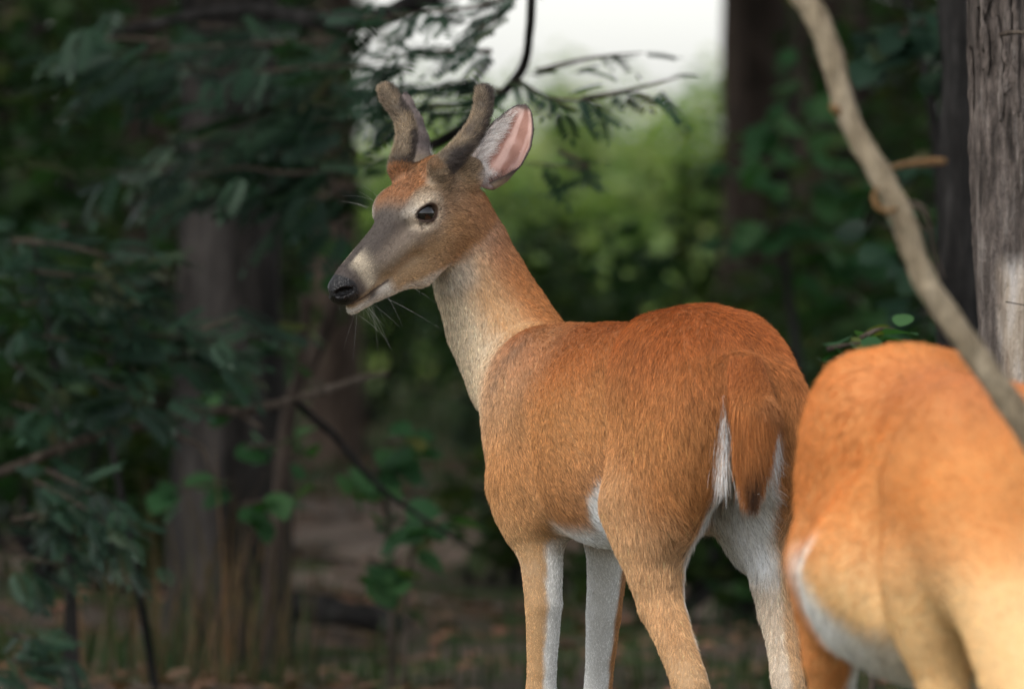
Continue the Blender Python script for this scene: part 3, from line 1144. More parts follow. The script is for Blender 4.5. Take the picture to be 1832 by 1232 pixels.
# ----------------------------------------------------------------------------- materials of the woodland
def bark_material(name, dark, mid, light, scale=1.0, patch=None, peel=False):
    N_ = Nodes(name)
    n1 = N_.noise(9 * scale, 8, .65, stretch=(1, 1, .16))
    n2 = N_.noise(38 * scale, 6, .7, stretch=(1, 1, .30))
    r1 = N_.ramp(n1.outputs[0], [(.36, dark), (.52, mid), (.68, light)])
    r2 = N_.ramp(n2.outputs[0], [(.3, (.55, .55, .55)), (.65, (1.15, 1.12, 1.08))])
    c = N_.mix(1.0, r1.outputs[0], r2.outputs[0], 'MULTIPLY')
    if patch:
        n3 = N_.noise(3.2, 3, .5, stretch=(1, 1, .5))
        r3 = N_.ramp(n3.outputs[0], [(.52, (0, 0, 0)), (.60, (1, 1, 1))])
        c = N_.mix(r3.outputs[0], c, patch)
    if peel:
        pa = N_.n('ShaderNodeAttribute', attribute_name='peel')
        n4 = N_.noise(30, 6, .6, stretch=(1, 1, .12))
        wood = N_.ramp(n4.outputs[0], [(.32, (.20, .13, .08)), (.46, (.46, .38, .30)), (.62, (.62, .57, .53))])
        c = N_.mix(pa.outputs['Fac'], c, wood.outputs[0])
    N_.l(c, N_.b.inputs['Base Color'])
    N_.b.inputs['Roughness'].default_value = .9
    N_.b.inputs['Specular IOR Level'].default_value = .15
    m = N_.n('ShaderNodeMath', operation='ADD')
    N_.l(n1.outputs[0], m.inputs[0])
    N_.l(n2.outputs[0], m.inputs[1])
    N_.bump(m.outputs[0], .9, .02)
    return N_.m


M_BARK = bark_material('furrowed_bark', (.005, .0045, .004), (.026, .023, .021), (.080, .071, .066))
M_BARK_BROWN = bark_material('brown_bark', (.018, .013, .010), (.060, .045, .036), (.105, .080, .065))
M_BARK_TAN = bark_material('tan_bark', (.05, .036, .028), (.12, .088, .07), (.18, .135, .11))
M_BARK_PALE = bark_material('pale_bark', (.030, .025, .022), (.15, .125, .112), (.32, .285, .262), 3.0, (.40, .36, .33), True)
M_BARK_DARK = bark_material('dark_bark', (.007, .0065, .006), (.028, .026, .025), (.065, .062, .06), 1.6)
M_DEADWOOD = bark_material('grey_deadwood', (.24, .19, .125), (.42, .345, .24), (.55, .46, .34), 5)
M_TWIG = bark_material('brown_twig', (.05, .038, .03), (.12, .095, .075), (.20, .165, .135), 5)
M_YELLOW = bark_material('yellow_twig', (.26, .14, .06), (.38, .22, .10), (.50, .33, .16), 12)


def leaf_material(name, base, vary, rough=.45, spec=.35, trans=.35):
    N_ = Nodes(name)
    at_ = N_.n('ShaderNodeAttribute', attribute_name='tint')
    oi = N_.n('ShaderNodeObjectInfo')
    ad = N_.n('ShaderNodeMath', operation='ADD')
    N_.l(at_.outputs['Fac'], ad.inputs[0])
    N_.l(oi.outputs['Random'], ad.inputs[1])
    fr = N_.n('ShaderNodeMath', operation='FRACT')
    N_.l(ad.outputs[0], fr.inputs[0])
    nz = N_.noise(30, 3, .6)
    lo, hi = np.array(base) * (1 - vary), np.array(base) * (1 + vary)
    hi[0] *= 1.35
    rp = N_.ramp(fr.outputs[0], [(0, tuple(lo)), (.5, tuple(base)), (.9, tuple(hi)), (1.0, (base[1] * 1.2, base[1] * 1.15, base[2] * .8))])
    r2 = N_.ramp(nz.outputs[0], [(.3, (.75, .75, .75)), (.7, (1.2, 1.2, 1.2))])
    c = N_.mix(1.0, rp.outputs[0], r2.outputs[0], 'MULTIPLY')
    N_.l(c, N_.b.inputs['Base Color'])
    N_.b.inputs['Roughness'].default_value = rough
    N_.b.inputs['Specular IOR Level'].default_value = spec
    tr = N_.n('ShaderNodeBsdfTranslucent')
    tc = N_.mix(1.0, c, (1.1, 1.5, .5), 'MULTIPLY')
    N_.l(tc, tr.inputs['Color'])
    mx = N_.n('ShaderNodeMixShader')
    mx.inputs[0].default_value = trans
    out = N_.t.nodes['Material Output']
    N_.l(N_.b.outputs[0], mx.inputs[1])
    N_.l(tr.outputs[0], mx.inputs[2])
    N_.l(mx.outputs[0], out.inputs['Surface'])
    return N_.m


M_OAK = leaf_material('oak_leaf', (.015, .041, .023), .60, .50, .28, .26)
M_OAK2 = leaf_material('elm_leaf', (.024, .060, .020), .40, .5, .25, .35)
M_SPRIG = leaf_material('sapling_leaf', (.032, .092, .034), .40, .5, .25, .35)
M_FAR = leaf_material('woodland_leaf', (.034, .060, .020), .40, .55, .25, .40)
M_MEADOW = leaf_material('meadow_leaf', (.145, .21, .075), .35, .6, .2, .40)
M_GRASS = leaf_material('grass_blade', (.026, .048, .016), .4, .6, .2, .3)
M_STRAW = leaf_material('dry_stalk', (.085, .062, .033), .35, .7, .15, .2)
M_LITTER = leaf_material('fallen_leaf', (.15, .095, .062), .45, .75, .15, .1)


# ----------------------------------------------------------------------------- leaf shapes, length 1 along +Y, lying in XY
def leaf_shape(outline, fold=.12, droop=.15):
    """outline: half widths along the midrib; returns verts, tris."""
    V, T = [], []
    n = len(outline)
    for y, w in outline:
        z = -droop * y * y
        V += [(-w, y, z + fold * w), (0, y, z), (w, y, z + fold * w)]
    for i in range(n - 1):
        a = i * 3
        T += [(a, a + 1, a + 4), (a, a + 4, a + 3), (a + 1, a + 2, a + 5), (a + 1, a + 5, a + 4)]
    return np.array(V, float), np.array(T)


OAK = leaf_shape([(0, .012), (.12, .03), (.20, .17), (.27, .20), (.33, .09), (.44, .30), (.52, .33), (.58, .13), (.70, .27), (.77, .25), (.82, .10), (.92, .12), (1.0, .0)])
ELM = leaf_shape([(0, .01), (.12, .14), (.35, .27), (.6, .26), (.82, .14), (1.0, .0)])
ROUND = leaf_shape([(0, .02), (.12, .28), (.38, .43), (.65, .38), (.88, .18), (1.0, .0)], .15, .2)
NARROW = leaf_shape([(0, .01), (.25, .09), (.6, .10), (1.0, .0)], .1, .25)
def pinnate(pairs=7):
    V, T = [], []
    def leaflet(o, d, L_, w_):
        d = norm(np.array(d, float))
        n_ = np.array([-d[1], d[0], 0])
        b0 = len(V)
        for t, ww in ((0, .0), (.3, .8), (.6, 1.0), (1.0, .0)):
            p = np.array(o) + d * L_ * t
            z = p[2] - .10 * t
            if ww:
                V.append((*(p + n_ * w_ * ww)[:2], z + .02)), V.append((*(p - n_ * w_ * ww)[:2], z + .02))
            else:
                V.append((p[0], p[1], z))
        T.extend([(b0, b0 + 1, b0 + 2), (b0 + 1, b0 + 3, b0 + 2), (b0 + 2, b0 + 3, b0 + 4), (b0 + 3, b0 + 5, b0 + 4)] if False else [(b0, b0 + 2, b0 + 1), (b0 + 1, b0 + 2, b0 + 4), (b0 + 1, b0 + 4, b0 + 3), (b0 + 3, b0 + 4, b0 + 5)])
    for i in range(pairs):
        y = .12 + .80 * i / pairs
        z = -.22 * y * y
        L_ = .26 + .10 * math.sin(math.pi * (i + .6) / pairs)
        for sg in (-1, 1):
            leaflet((0, y + .02 * sg, z), (sg, .45, 0), L_, .055)
    leaflet((0, .90, -.18), (0, 1, 0), .30, .06)
    b0 = len(V)
    V.extend([(-.006, 0, 0), (.006, 0, 0), (.004, .5, -.055), (-.004, .5, -.055), (0, .95, -.2)])
    T.extend([(b0, b0 + 1, b0 + 2), (b0, b0 + 2, b0 + 3), (b0 + 3, b0 + 2, b0 + 4)])
    return np.array(V, float), np.array(T)


PINNATE = pinnate()
SIMPLE = (np.array([(0, 0, 0), (-.30, .45, .05), (0, 1, -.12), (.30, .45, .05)], float), np.array([(0, 2, 1), (0, 3, 2)]))


def rand_rot(r, n, flat=.5):
    """Rotations whose leaf plane leans towards horizontal; flat 0 = any way up."""
    yaw = r.random(n) * 2 * math.pi
    nz = np.stack([r.normal(size=n), r.normal(size=n), np.abs(r.normal(size=n)) + flat * 3], 1)
    Z = norm(nz)
    Yv = np.stack([np.cos(yaw), np.sin(yaw), np.zeros(n)], 1)
    Yv = norm(Yv - (Yv * Z).sum(1, keepdims=True) * Z)
    X = np.cross(Yv, Z)
    return np.stack([X, Yv, Z], 1)          # rows: axes


def leaf_cloud(name, pos, rot, size, shape, r, parent, mat, kind='stuff'):
    SV, ST = shape
    n, m = len(pos), len(SV)
    V = (SV[None, :, :, None] * rot[:, None]).sum(2) * size[:, None, None] + pos[:, None]
    T = (ST[None] + (np.arange(n) * m)[:, None, None]).reshape(-1, 3)
    me = mesh_np(name, V.reshape(-1, 3), T, smooth=False)
    ta = me.attributes.new('tint', 'FLOAT', 'POINT')
    ta.data.foreach_set('value', np.repeat(r.random(n), m).astype(np.float32))
    o = link(name, me, parent, mat)
    if kind:
        tag(o, kind=kind)
    return o


def blob_points(r, n, c, rad, clumps=14, spread=.38):
    """Leaf positions gathered in clumps through an ellipsoid."""
    cc = norm(r.normal(size=(clumps, 3))) * (r.random((clumps, 1)) ** .4) * .85
    k_ = r.integers(0, clumps, n)
    p = cc[k_] + r.normal(size=(n, 3)) * spread * r.uniform(.5, 1.1, (n, 1))
    l = np.linalg.norm(p, axis=1, keepdims=True)
    p = np.where(l > 1.15, p / l * 1.1, p)
    return np.asarray(c) + p * np.asarray(rad)


def tube_object(name, path, radii, mat, parent, nseg=12, bumps=.05, n=None, seed=0):
    rows = np.concatenate([np.asarray(path, float), np.asarray(radii, float)[:, None]], 1)
    s = spline(rows, n or max(8, len(path) * 6))
    V, Q, caps = tube_rings(s[:, :3], np.maximum(s[:, 3], .0006), nseg, bumps, seed)
    return link(name, mesh_np(name, V, [Q, caps[0], caps[1]]), parent, mat)


def trunk_object(name, path, radii, mat, parent, seed, relief=.10, nseg=56, n=90):
    """A trunk with vertical bark ridges that run along it."""
    rows = np.concatenate([np.asarray(path, float), np.asarray(radii, float)[:, None]], 1)
    s = spline(rows, n)
    V, Q, caps = tube_rings(s[:, :3], s[:, 3], nseg, 0, seed)
    ax = np.concatenate([np.repeat(s[:, :3], nseg, 0), s[:1, :3], s[-1:, :3]])
    rad = np.concatenate([np.repeat(s[:, 3], nseg), [0, 0]])
    q = V * np.array([1, 1, .14])
    d = vnoise(q + seed, 3.2 / max(radii[0], .05), seed) * .55 + vnoise(q - seed, 8 / max(radii[0], .05), seed + 1) * .45
    d = np.sign(d) * np.abs(d) ** .8
    V = V + norm(V - ax) * (d * relief * rad)[:, None]
    return link(name, mesh_np(name, V, [Q, caps[0], caps[1]]), parent, mat)


# ----------------------------------------------------------------------------- ground, meadow
def ground_h(x, y):
    return .05 * np.sin(x * .7 + 1.3) * np.cos(y * .45) + .03 * np.sin(x * 1.9 + y * 1.3) - .04


def ground_grid(name, xs, ys, dz=0.0):
    X, Y = np.meshgrid(xs, ys, indexing='ij')
    Z = ground_h(X, Y) * np.exp(-((np.hypot(X, Y - 18)) / 40) ** 2) + dz
    V = np.stack([X, Y, Z], -1).reshape(-1, 3)
    nx, ny = len(xs), len(ys)
    I = np.arange(nx * ny).reshape(nx, ny)
    Q = np.stack([I[:-1, :-1], I[1:, :-1], I[1:, 1:], I[:-1, 1:]], -1).reshape(-1, 4)
    return V, Q


def ground_material():
    N_ = Nodes('forest_floor')
    n1 = N_.noise(.35, 5, .6)
    n2 = N_.noise(2.2, 6, .65)
    n3 = N_.noise(22, 6, .7)
    soil = N_.ramp(n3.outputs[0], [(.3, (.04, .03, .022)), (.5, (.095, .071, .056)), (.7, (.18, .14, .115))])
    green = N_.ramp(n3.outputs[0], [(.3, (.022, .038, .012)), (.7, (.07, .11, .03))])
    fac = N_.ramp(n2.outputs[0], [(.46, (0, 0, 0)), (.60, (1, 1, 1))])
    wood = N_.mix(fac.outputs[0], soil.outputs[0], green.outputs[0])
    tc = N_.n('ShaderNodeTexCoord')
    sp = N_.n('ShaderNodeSeparateXYZ')
    N_.l(tc.outputs['Object'], sp.inputs[0])
    ad = N_.n('ShaderNodeMath', operation='MULTIPLY_ADD')
    N_.l(n1.outputs[0], ad.inputs[0])
    ad.inputs[1].default_value = 24
    N_.l(sp.outputs['Y'], ad.inputs[2])
    mr = N_.n('ShaderNodeMapRange')
    mr.inputs['From Min'].default_value = 44
    mr.inputs['From Max'].default_value = 58
    N_.l(ad.outputs[0], mr.inputs['Value'])
    meadow = N_.ramp(n2.outputs[0], [(.3, (.10, .17, .045)), (.7, (.20, .27, .09))])
    c = N_.mix(mr.outputs[0], wood, meadow.outputs[0])
    N_.l(c, N_.b.inputs['Base Color'])
    N_.b.inputs['Roughness'].default_value = .95
    N_.b.inputs['Specular IOR Level'].default_value = .1
    N_.bump(n3.outputs[0], .6, .03)
    return N_.m


_xs = np.concatenate([[-900, -300, -120], np.linspace(-60, 60, 130), [120, 300, 900]])
_ys = np.concatenate([[-300, -60, -10], np.linspace(0, 90, 150), [120, 200, 400, 900, 1800]])
_gv, _gq = ground_grid('ground', _xs, _ys)
ground = link('ground', mesh_np('ground', _gv, _gq), None, ground_material())
tag(ground, kind='structure')


def gz(x, y):
    return float(ground_h(x, y) * math.exp(-(math.hypot(x, y - 18) / 40) ** 2))


def gpos(px, Y):
    x = (px - 916) * KPX * Y
    return np.array([x, Y, gz(x, Y)])


def path_sheet():
    N_ = Nodes('sandy_soil')
    n1 = N_.noise(3.0, 6, .65)
    n2 = N_.noise(40, 5, .7)
    c = N_.ramp(n1.outputs[0], [(.35, (.12, .080, .056)), (.5, (.25, .175, .128)), (.65, (.34, .255, .20))])
    g = N_.ramp(n2.outputs[0], [(.3, (.65, .65, .65)), (.7, (1.1, 1.1, 1.1))])
    N_.l(N_.mix(1.0, c.outputs[0], g.outputs[0], 'MULTIPLY'), N_.b.inputs['Base Color'])
    N_.b.inputs['Roughness'].default_value = .95
    N_.bump(n2.outputs[0], .5, .02)
    xs = np.linspace(-9, 9, 110)
    V, Q = [], []
    for x in xs:
        yc = 24.5 - .35 * x + .5 * math.sin(x * .8)
        hw = 2.6 + .5 * math.sin(x * 1.7 + 1) + .3 * math.sin(x * 4.1)
        for t in np.linspace(-1, 1, 15):
            y = yc + hw * t
            V.append((x, y, gz(x, y) + .006))
    for i in range(len(xs) - 1):
        for j in range(14):
            Q.append((i * 15 + j, i * 15 + j + 15, i * 15 + j + 16, i * 15 + j + 1))
    o = link('path', mesh_np('path', np.array(V), np.array(Q)), None, N_.m)
    tag(o, kind='structure')


path_sheet()


# ----------------------------------------------------------------------------- big trees: trunk, limbs, overhead crown
def tall_tree(name, px, Y, r, label, mat, seed, lean=0.0, crown=(4.2, 3.0), n_leaf=1500, relief=.10, cat='tree', group=None, flare=1.35, top=9.0, px_top=None):
    rr = np.random.default_rng(seed)
    base = gpos(px, Y)
    root = empty(name, tuple(base))
    tag(root, label, cat, group)
    zt = top
    X1 = base[0] + lean * zt
    if px_top is not None:
        X1 = base[0] + ((px_top - px) * KPX * Y) / 2.2 * zt
    path = [base - [0, 0, .15], base + [0, 0, .25], base + [(X1 - base[0]) * .12, 0, 1.1], base + [(X1 - base[0]) * .3, .05, zt * .3], base + [(X1 - base[0]) * .65, .1, zt * .65], base + [(X1 - base[0]), .1, zt]]
    trunk_object('trunk', path, [r * flare * 1.15, r * flare, r * 1.04, r, r * .8, r * .35], mat, root, seed, relief)
    rad, half = crown
    cz = top - half * .35
    c = np.array([X1, Y + .2, cz])
    for i in range(5):
        a_ = rr.random() * 6.28
        s0 = np.array([base[0] + (X1 - base[0]) * .6, Y, zt * (.55 + .08 * i)])
        e0 = c + np.array([math.cos(a_) * rad * .7, math.sin(a_) * rad * .7, rr.uniform(-.3, .5) * half])
        tube_object('limb', [s0, (s0 + e0) / 2 + [0, 0, .3], e0], [r * .4, r * .25, .015], mat, root, 8, .05, 12, seed + i)
    P = blob_points(rr, n_leaf, c, (rad, rad, half), 20, .34)
    leaf_cloud('crown', P, rand_rot(rr, n_leaf, .35), rr.uniform(.16, .30, n_leaf), ROUND, rr, root, M_FAR)
    return root


tall_tree('oak_tree', 410, 19.4, .118, 'thick furrowed dark oak trunk behind the dead twiggy branch', M_BARK, 101, crown=(3.6, 2.4), relief=.16, n_leaf=1800, top=8.5, flare=1.3)
tall_tree('oak_tree', 598, 31.0, .085, 'brown oak trunk beside the bright gap, behind the feathery leaves', M_BARK_TAN, 102, crown=(4, 2.6), top=9)
tall_tree('oak_tree', 1352, 30.0, .125, 'broad brown trunk standing between the bright gap and the leaning branch', M_BARK_BROWN, 103, crown=(4.5, 2.8), top=10)
tall_tree('oak_tree', 1522, 33.0, .105, 'reddish brown trunk seen behind the leaning grey branch', M_BARK_BROWN, 104, crown=(4.5, 2.8), top=10)
tall_tree('oak_tree', 1718, 15.6, .040, 'slim nearly black trunk next to the pale peeling trunk', M_BARK_DARK, 105, crown=(2.0, 1.6), n_leaf=500, relief=.2, top=6.5)
_k = 0
for px, Y, r in ((40, 31, .11), (185, 36, .13), (265, 25, .07), (1625, 38, .12), (1790, 34, .13), (-160, 27, .12), (2010, 25, .12), (-380, 34, .14), (2250, 33, .14), (500, 41, .13), (1440, 44, .12)):
    _k += 1
    tall_tree('woodland_tree', px, Y, r, 'blurred woodland tree with a dark trunk deep in the shade', M_BARK_BROWN, 120 + _k, crown=(4.6, 2.8), n_leaf=1300, top=9.5, group='shaded woodland trees in the background')

# the pale trunk at the right edge, bark split and partly peeled
_pb = gpos(1832, 13.05)
pale = empty('dead_tree', tuple(_pb))
tag(pale, 'pale grey trunk with peeling bark, bare wood showing low down', 'tree')
trunk_object('trunk', [_pb - [0, 0, .1], _pb + [0, 0, .4], at(1838, 700, 13.05), at(1830, 400, 13.05), at(1822, 0, 13.05), at(1815, -500, 13.05), at(1808, -1600, 13.05)], [.105, .088, .083, .080, .077, .070, .05], M_BARK_PALE, pale, 201, .13, 64, 150)
_tr = pale.children[0]
_me = _tr.data
_co = np.empty(len(_me.vertices) * 3, np.float32)
_me.vertices.foreach_get('co', _co)
_co = _co.reshape(-1, 3).astype(float)
_ang = np.degrees(np.arctan2(_co[:, 1] - 13.05, _co[:, 0] - _pb[0])) % 360
_nz = vnoise(_co * [1, 1, .35], 26, 9) + .5 * vnoise(_co * [1, 1, .35], 70, 10)
_zt, _zb = at(0, 455, 13.05)[2], at(0, 800, 13.05)[2]
_peel = sstep(_ang + 16 * _nz, 232, 246) * sstep(_co[:, 2] + .03 * _nz, _zt + .01, _zt - .03) * sstep(_co[:, 2], _zb - .1, _zb)
_ax = np.array([_pb[0], 13.05])
_co[:, :2] += (_ax - _co[:, :2]) * (.05 * _peel)[:, None]
_me.vertices.foreach_set('co', _co.astype(np.float32).ravel())
put_color(_me, 'peel', np.repeat(_peel[:, None], 3, 1))
_r = np.random.default_rng(77)
for i in range(34):                      # ridges of split bark standing off the wood
    py = _r.uniform(-120, 380)
    ang = math.radians(_r.uniform(165, 350))
    L_ = _r.uniform(90, 340)
    pts, rr_ = [], []
    for t in np.linspace(0, 1, 7):
        y_ = py + L_ * (t - .5)
        c = at(np.interp(y_, [0, 400, 700], [1822, 1830, 1838]), y_, 13.05)
        a_ = ang + .02 * math.sin(t * 5 + i) + _r.normal() * .012
        pts.append(c + np.array([math.cos(a_), math.sin(a_), 0]) * (.0805 + .002 * _r.random()))
        rr_.append((.0055 if 0 < t < 1 else .0015) * _r.uniform(.6, 1.2))
    tube_object('bark_ridge', pts, rr_, M_BARK_PALE, pale, 7, .18, 26, i)
tube_object('twig', [at(1800, 540, 12.95), at(1818, 543, 12.93), at(1845, 548, 12.9)], [.0012, .001, .0008], M_BARK_DARK, pale, 6, 0, 8)
tube_object('twig', [at(1790, 62, 12.96), at(1815, 58, 12.93), at(1850, 60, 12.9)], [.004, .004, .003], M_TWIG, pale, 6, 0, 8)

# the leaning grey branch on the right, in front of the doe
lean = empty('leaning_branch', tuple(at(1905, 860, 9.150)))
tag(lean, 'smooth grey leaning branch slanting down in front of the pale orange deer', 'branch')
_pts = [(1392, -60), (1440, 0), (1466, 42), (1490, 110), (1512, 195), (1540, 255), (1568, 300), (1596, 352), (1618, 400), (1638, 462), (1662, 515), (1705, 578), (1752, 645), (1800, 712), (1850, 785), (1910, 870)]
_rad = [.021, .0205, .020, .0195, .0185, .018, .0195, .0195, .021, .0195, .0205, .0205, .021, .022, .024, .025]
tube_object('limb', [at(x, y, 9.220 - i * .006) for i, (x, y) in enumerate(_pts)], [q * .72 for q in _rad], M_DEADWOOD, lean, 20, .045, 120, 5)
tube_object('twig', [at(1512, 205, 9.200), at(1497, 198, 9.185), at(1486, 190, 9.180)], [.006, .0055, .003], M_YELLOW, lean, 8, .1, 8)
tube_object('peeling_bark', [at(1570, 335, 9.170), at(1563, 352, 9.165), at(1572, 372, 9.160), at(1590, 378, 9.158), at(1604, 372, 9.160)], [.0015, .003, .0035, .003, .002], M_YELLOW, lean, 8, .15, 14)
tube_object('twig', [at(1590, 302, 9.200), at(1620, 294, 9.250), at(1655, 290, 9.280), at(1690, 288, 9.300)], [.003, .004, .0045, .004], M_YELLOW, lean, 8, .08, 12)
tube_object('twig', [at(1630, 362, 9.180), at(1652, 375, 9.170), at(1664, 410, 9.170), at(1672, 455, 9.170), at(1688, 500, 9.170)], [.004, .0035, .003, .003, .002], M_TWIG, lean, 8, .05, 16)

# dead twiggy branch on the left
dead = empty('dead_branch', tuple(at(110, 820, 16.4)))
tag(dead, 'bare dead branch reaching up in front of the thick oak trunk', 'branch')
tube_object('limb', [at(-60, 868, 16.3), at(60, 822, 16.32), at(125, 796, 16.35), at(185, 778, 16.4), at(260, 760, 16.45), at(330, 741, 16.5), at(365, 734, 16.52), at(425, 736, 16.55), at(480, 726, 16.6), at(530, 713, 16.65), at(600, 692, 16.7), at(650, 676, 16.75), at(693, 667, 16.8)], [.011, .011, .011, .0115, .0115, .012, .0105, .0105, .0095, .009, .0085, .0075, .005], M_TWIG, dead, 12, .06, 70, 8)
tube_object('twig', [at(420, 738, 16.55), at(440, 748, 16.5), at(470, 766, 16.45)], [.006, .005, .003], M_TWIG, dead, 8, .08, 10)
tube_object('twig', [at(528, 716, 16.65), at(555, 742, 16.7), at(600, 782, 16.75), at(640, 830, 16.8), at(690, 880, 16.85), at(770, 935, 16.9), at(850, 985, 16.95)], [.008, .0085, .008, .007, .006, .005, .003], M_BARK_DARK, dead, 8, .08, 30)
tube_object('twig', [at(250, 765, 16.45), at(300, 775, 16.4), at(360, 800, 16.4), at(378, 850, 16.4)], [.006, .005, .005, .003], M_TWIG, dead, 8, .08, 20)

# fallen log and sticks behind
for pts_, rad_, lab in (([(425, 1118), (520, 1088), (600, 1094), (680, 1110), (735, 1125)], [.05, .04, .036, .035, .03], 'dark fallen bough lying across the ground at the oak foot'),
                        ([(735, 1120), (700, 1185), (665, 1240)], [.012, .012, .012], 'thin brown stick leaning by the end of the fallen bough'),
                        ([(500, 975), (560, 995), (640, 1005)], [.008, .008, .006], 'thin bent stick lying on the sandy ground')):
    Yl = 20.2 if rad_[0] > .02 else 19.4
    o = tube_object('fallen_bough' if rad_[0] > .02 else 'fallen_stick', [at(x, y, Yl) for x, y in pts_], rad_, M_BARK_DARK if rad_[0] > .02 else M_TWIG, None, 12, .12, 30, 4)
    tag(o, lab, 'log' if rad_[0] > .02 else 'stick')


# ----------------------------------------------------------------------------- near saplings whose leaves can be told apart
LEAF_MESH = {}


def leaf_mesh(kind, mat):
    key = (kind, mat.name)
    if key not in LEAF_MESH:
        V, T = dict(oak=OAK, pinnate=PINNATE, elm=ELM, round=ROUND, narrow=NARROW)[kind]
        me = mesh_np('leaf', V, T, False)
        me.materials.append(mat)
        LEAF_MESH[key] = me
    return LEAF_MESH[key]


def add_leaf(parent, kind, mat, p, X, Yv, Z, size):
    o = bpy.data.objects.new('leaf', leaf_mesh(kind, mat))
    COL.objects.link(o)
    o.parent = parent
    M = Matrix(((X[0], Yv[0], Z[0], 0), (X[1], Yv[1], Z[1], 0), (X[2], Yv[2], Z[2], 0), (0, 0, 0, 1)))
    o.matrix_local = Matrix.Translation(Vector(p) - parent.location) @ M @ Matrix.Scale(float(size), 4)
    return o


def spray(root, path, n, size, kind, mat, r, r0=.006, width=.10, depth=.16, bark=None, upright=.0):
    """A leafy shoot: a twig along path and leaves set to either side of it, hanging in a flat layer."""
    s = spline(np.asarray(path, float), 24)
    tube_object('shoot', path, np.linspace(r0, .0015, len(path)), bark or M_TWIG, root, 6, .04, 18)
    for i in range(n):
        t = (i + r.random()) / n
        q = s[min(int(t * 23), 22)]
        d = norm(s[min(int(t * 23) + 1, 23)] - s[max(int(t * 23) - 1, 0)])
        side = norm(np.cross(d, [0, 0, 1.0])) * (1 if r.random() < .5 else -1)
        off = side * r.uniform(0, depth) + np.array([0, 0, -1]) * r.uniform(-.35, .75) * width + d * r.normal() * width * .5
        Z = norm(np.array([r.normal() * .45, -.30 - .5 * upright + r.normal() * .4, 1.0 - .5 * upright]))
        Yv = norm(d * r.uniform(.2, 1.0) + side * r.uniform(.3, 1.0) + np.array([0, 0, -.35 - .4 * r.random()]) + r.normal(size=3) * .25)
        Yv = norm(Yv - (Yv @ Z) * Z)
        X = np.cross(Yv, Z)
        add_leaf(root, kind, mat, q + off, X, Yv, Z, size * r.uniform(.65, 1.25))


def sapling(name, label, foot, stems, sprays, kind, mat, seed, size, cat='sapling', group=None, bark=None, dens=1.0, width=.10, depth=.16, upright=0.0):
    r = np.random.default_rng(seed)
    root = empty(name, tuple(float(x) for x in foot))
    tag(root, label, cat, group)
    for path, rad in stems:
        tube_object('stem', path, rad, bark or M_BARK_DARK, root, 8, .05, 26, seed)
    for path, n in sprays:
        spray(root, path, max(1, int(n * dens)), size, kind, mat, r, width=width, depth=depth, bark=bark, upright=upright)
    return root


def A(*pts, Y=17.5, dY=0.0):
    n = max(len(pts) - 1, 1)
    return [at(x, y, Y + dY * i / n) for i, (x, y) in enumerate(pts)]


sapling('leafy_bough', 'dark bough of feathery blue green leaves spreading over the furrowed trunk', at(640, 110, 17.9), [(A((1010, -90), (800, -20), (640, 40), (420, 20), (200, 60), Y=18), [.03, .028, .024, .018, .008])],
        [(A((640, 70), (480, 78), (300, 88), (90, 118), Y=17.6), 40), (A((660, 120), (560, 120), (430, 130), (250, 112), Y=17.4), 34), (A((690, 170), (600, 165), (500, 190), (430, 225), Y=17.5), 26),
         (A((680, 175), (640, 180), (590, 185), (560, 190), Y=17.3), 14), (A((640, 270), (520, 270), (380, 290), (150, 310), Y=17.6), 40), (A((640, 300), (520, 310), (420, 300), (300, 330), Y=17.3), 34), (A((300, 75), (200, 70), (110, 95), Y=17.2), 16),
         (A((560, 230), (420, 240), (330, 250), Y=17.9), 18), (A((640, 330), (600, 370), (540, 400), Y=17.8), 14), (A((460, 60), (330, 40), (180, 30), Y=18.2), 16)],
        'pinnate', M_OAK, 301, .135, 'leafy bough', depth=.20, dens=.85)
sapling('leafy_bough', 'bent dark twig with feathery leaves silhouetted against the white sky', at(950, 60, 15.6), [(A((952, -60), (950, 20), (946, 70), (938, 115), (915, 150), (880, 185), (820, 235), (740, 275), Y=15.6, dY=.4), [.010, .009, .009, .010, .010, .011, .012, .013])],
        [(A((945, -20), (860, 10), (760, 22), (650, 34), Y=15.5), 34), (A((900, 25), (880, 40), (850, 55), Y=15.4), 8), (A((700, 40), (660, 30), (640, 45), Y=15.6), 6),
         (A((880, 92), (800, 92), (720, 100), (650, 112), Y=15.8), 26), (A((900, 165), (840, 150), (760, 160), (690, 150), Y=15.8), 32), (A((860, 185), (780, 190), (720, 200), (660, 190), Y=15.9), 22),
         (A((925, 145), (980, 175), (1040, 180), (1075, 188), Y=15.4), 16), (A((1040, 178), (1110, 165), (1170, 150), (1215, 138), Y=15.5), 10), (A((960, 128), (1030, 110), (1090, 100), (1150, 95), Y=15.9), 9), (A((1000, 270), (1050, 300), (930, 290), Y=16.5), 10)],
        'pinnate', M_OAK, 302, .085, 'leafy bough', depth=.10, width=.035, dens=.85)
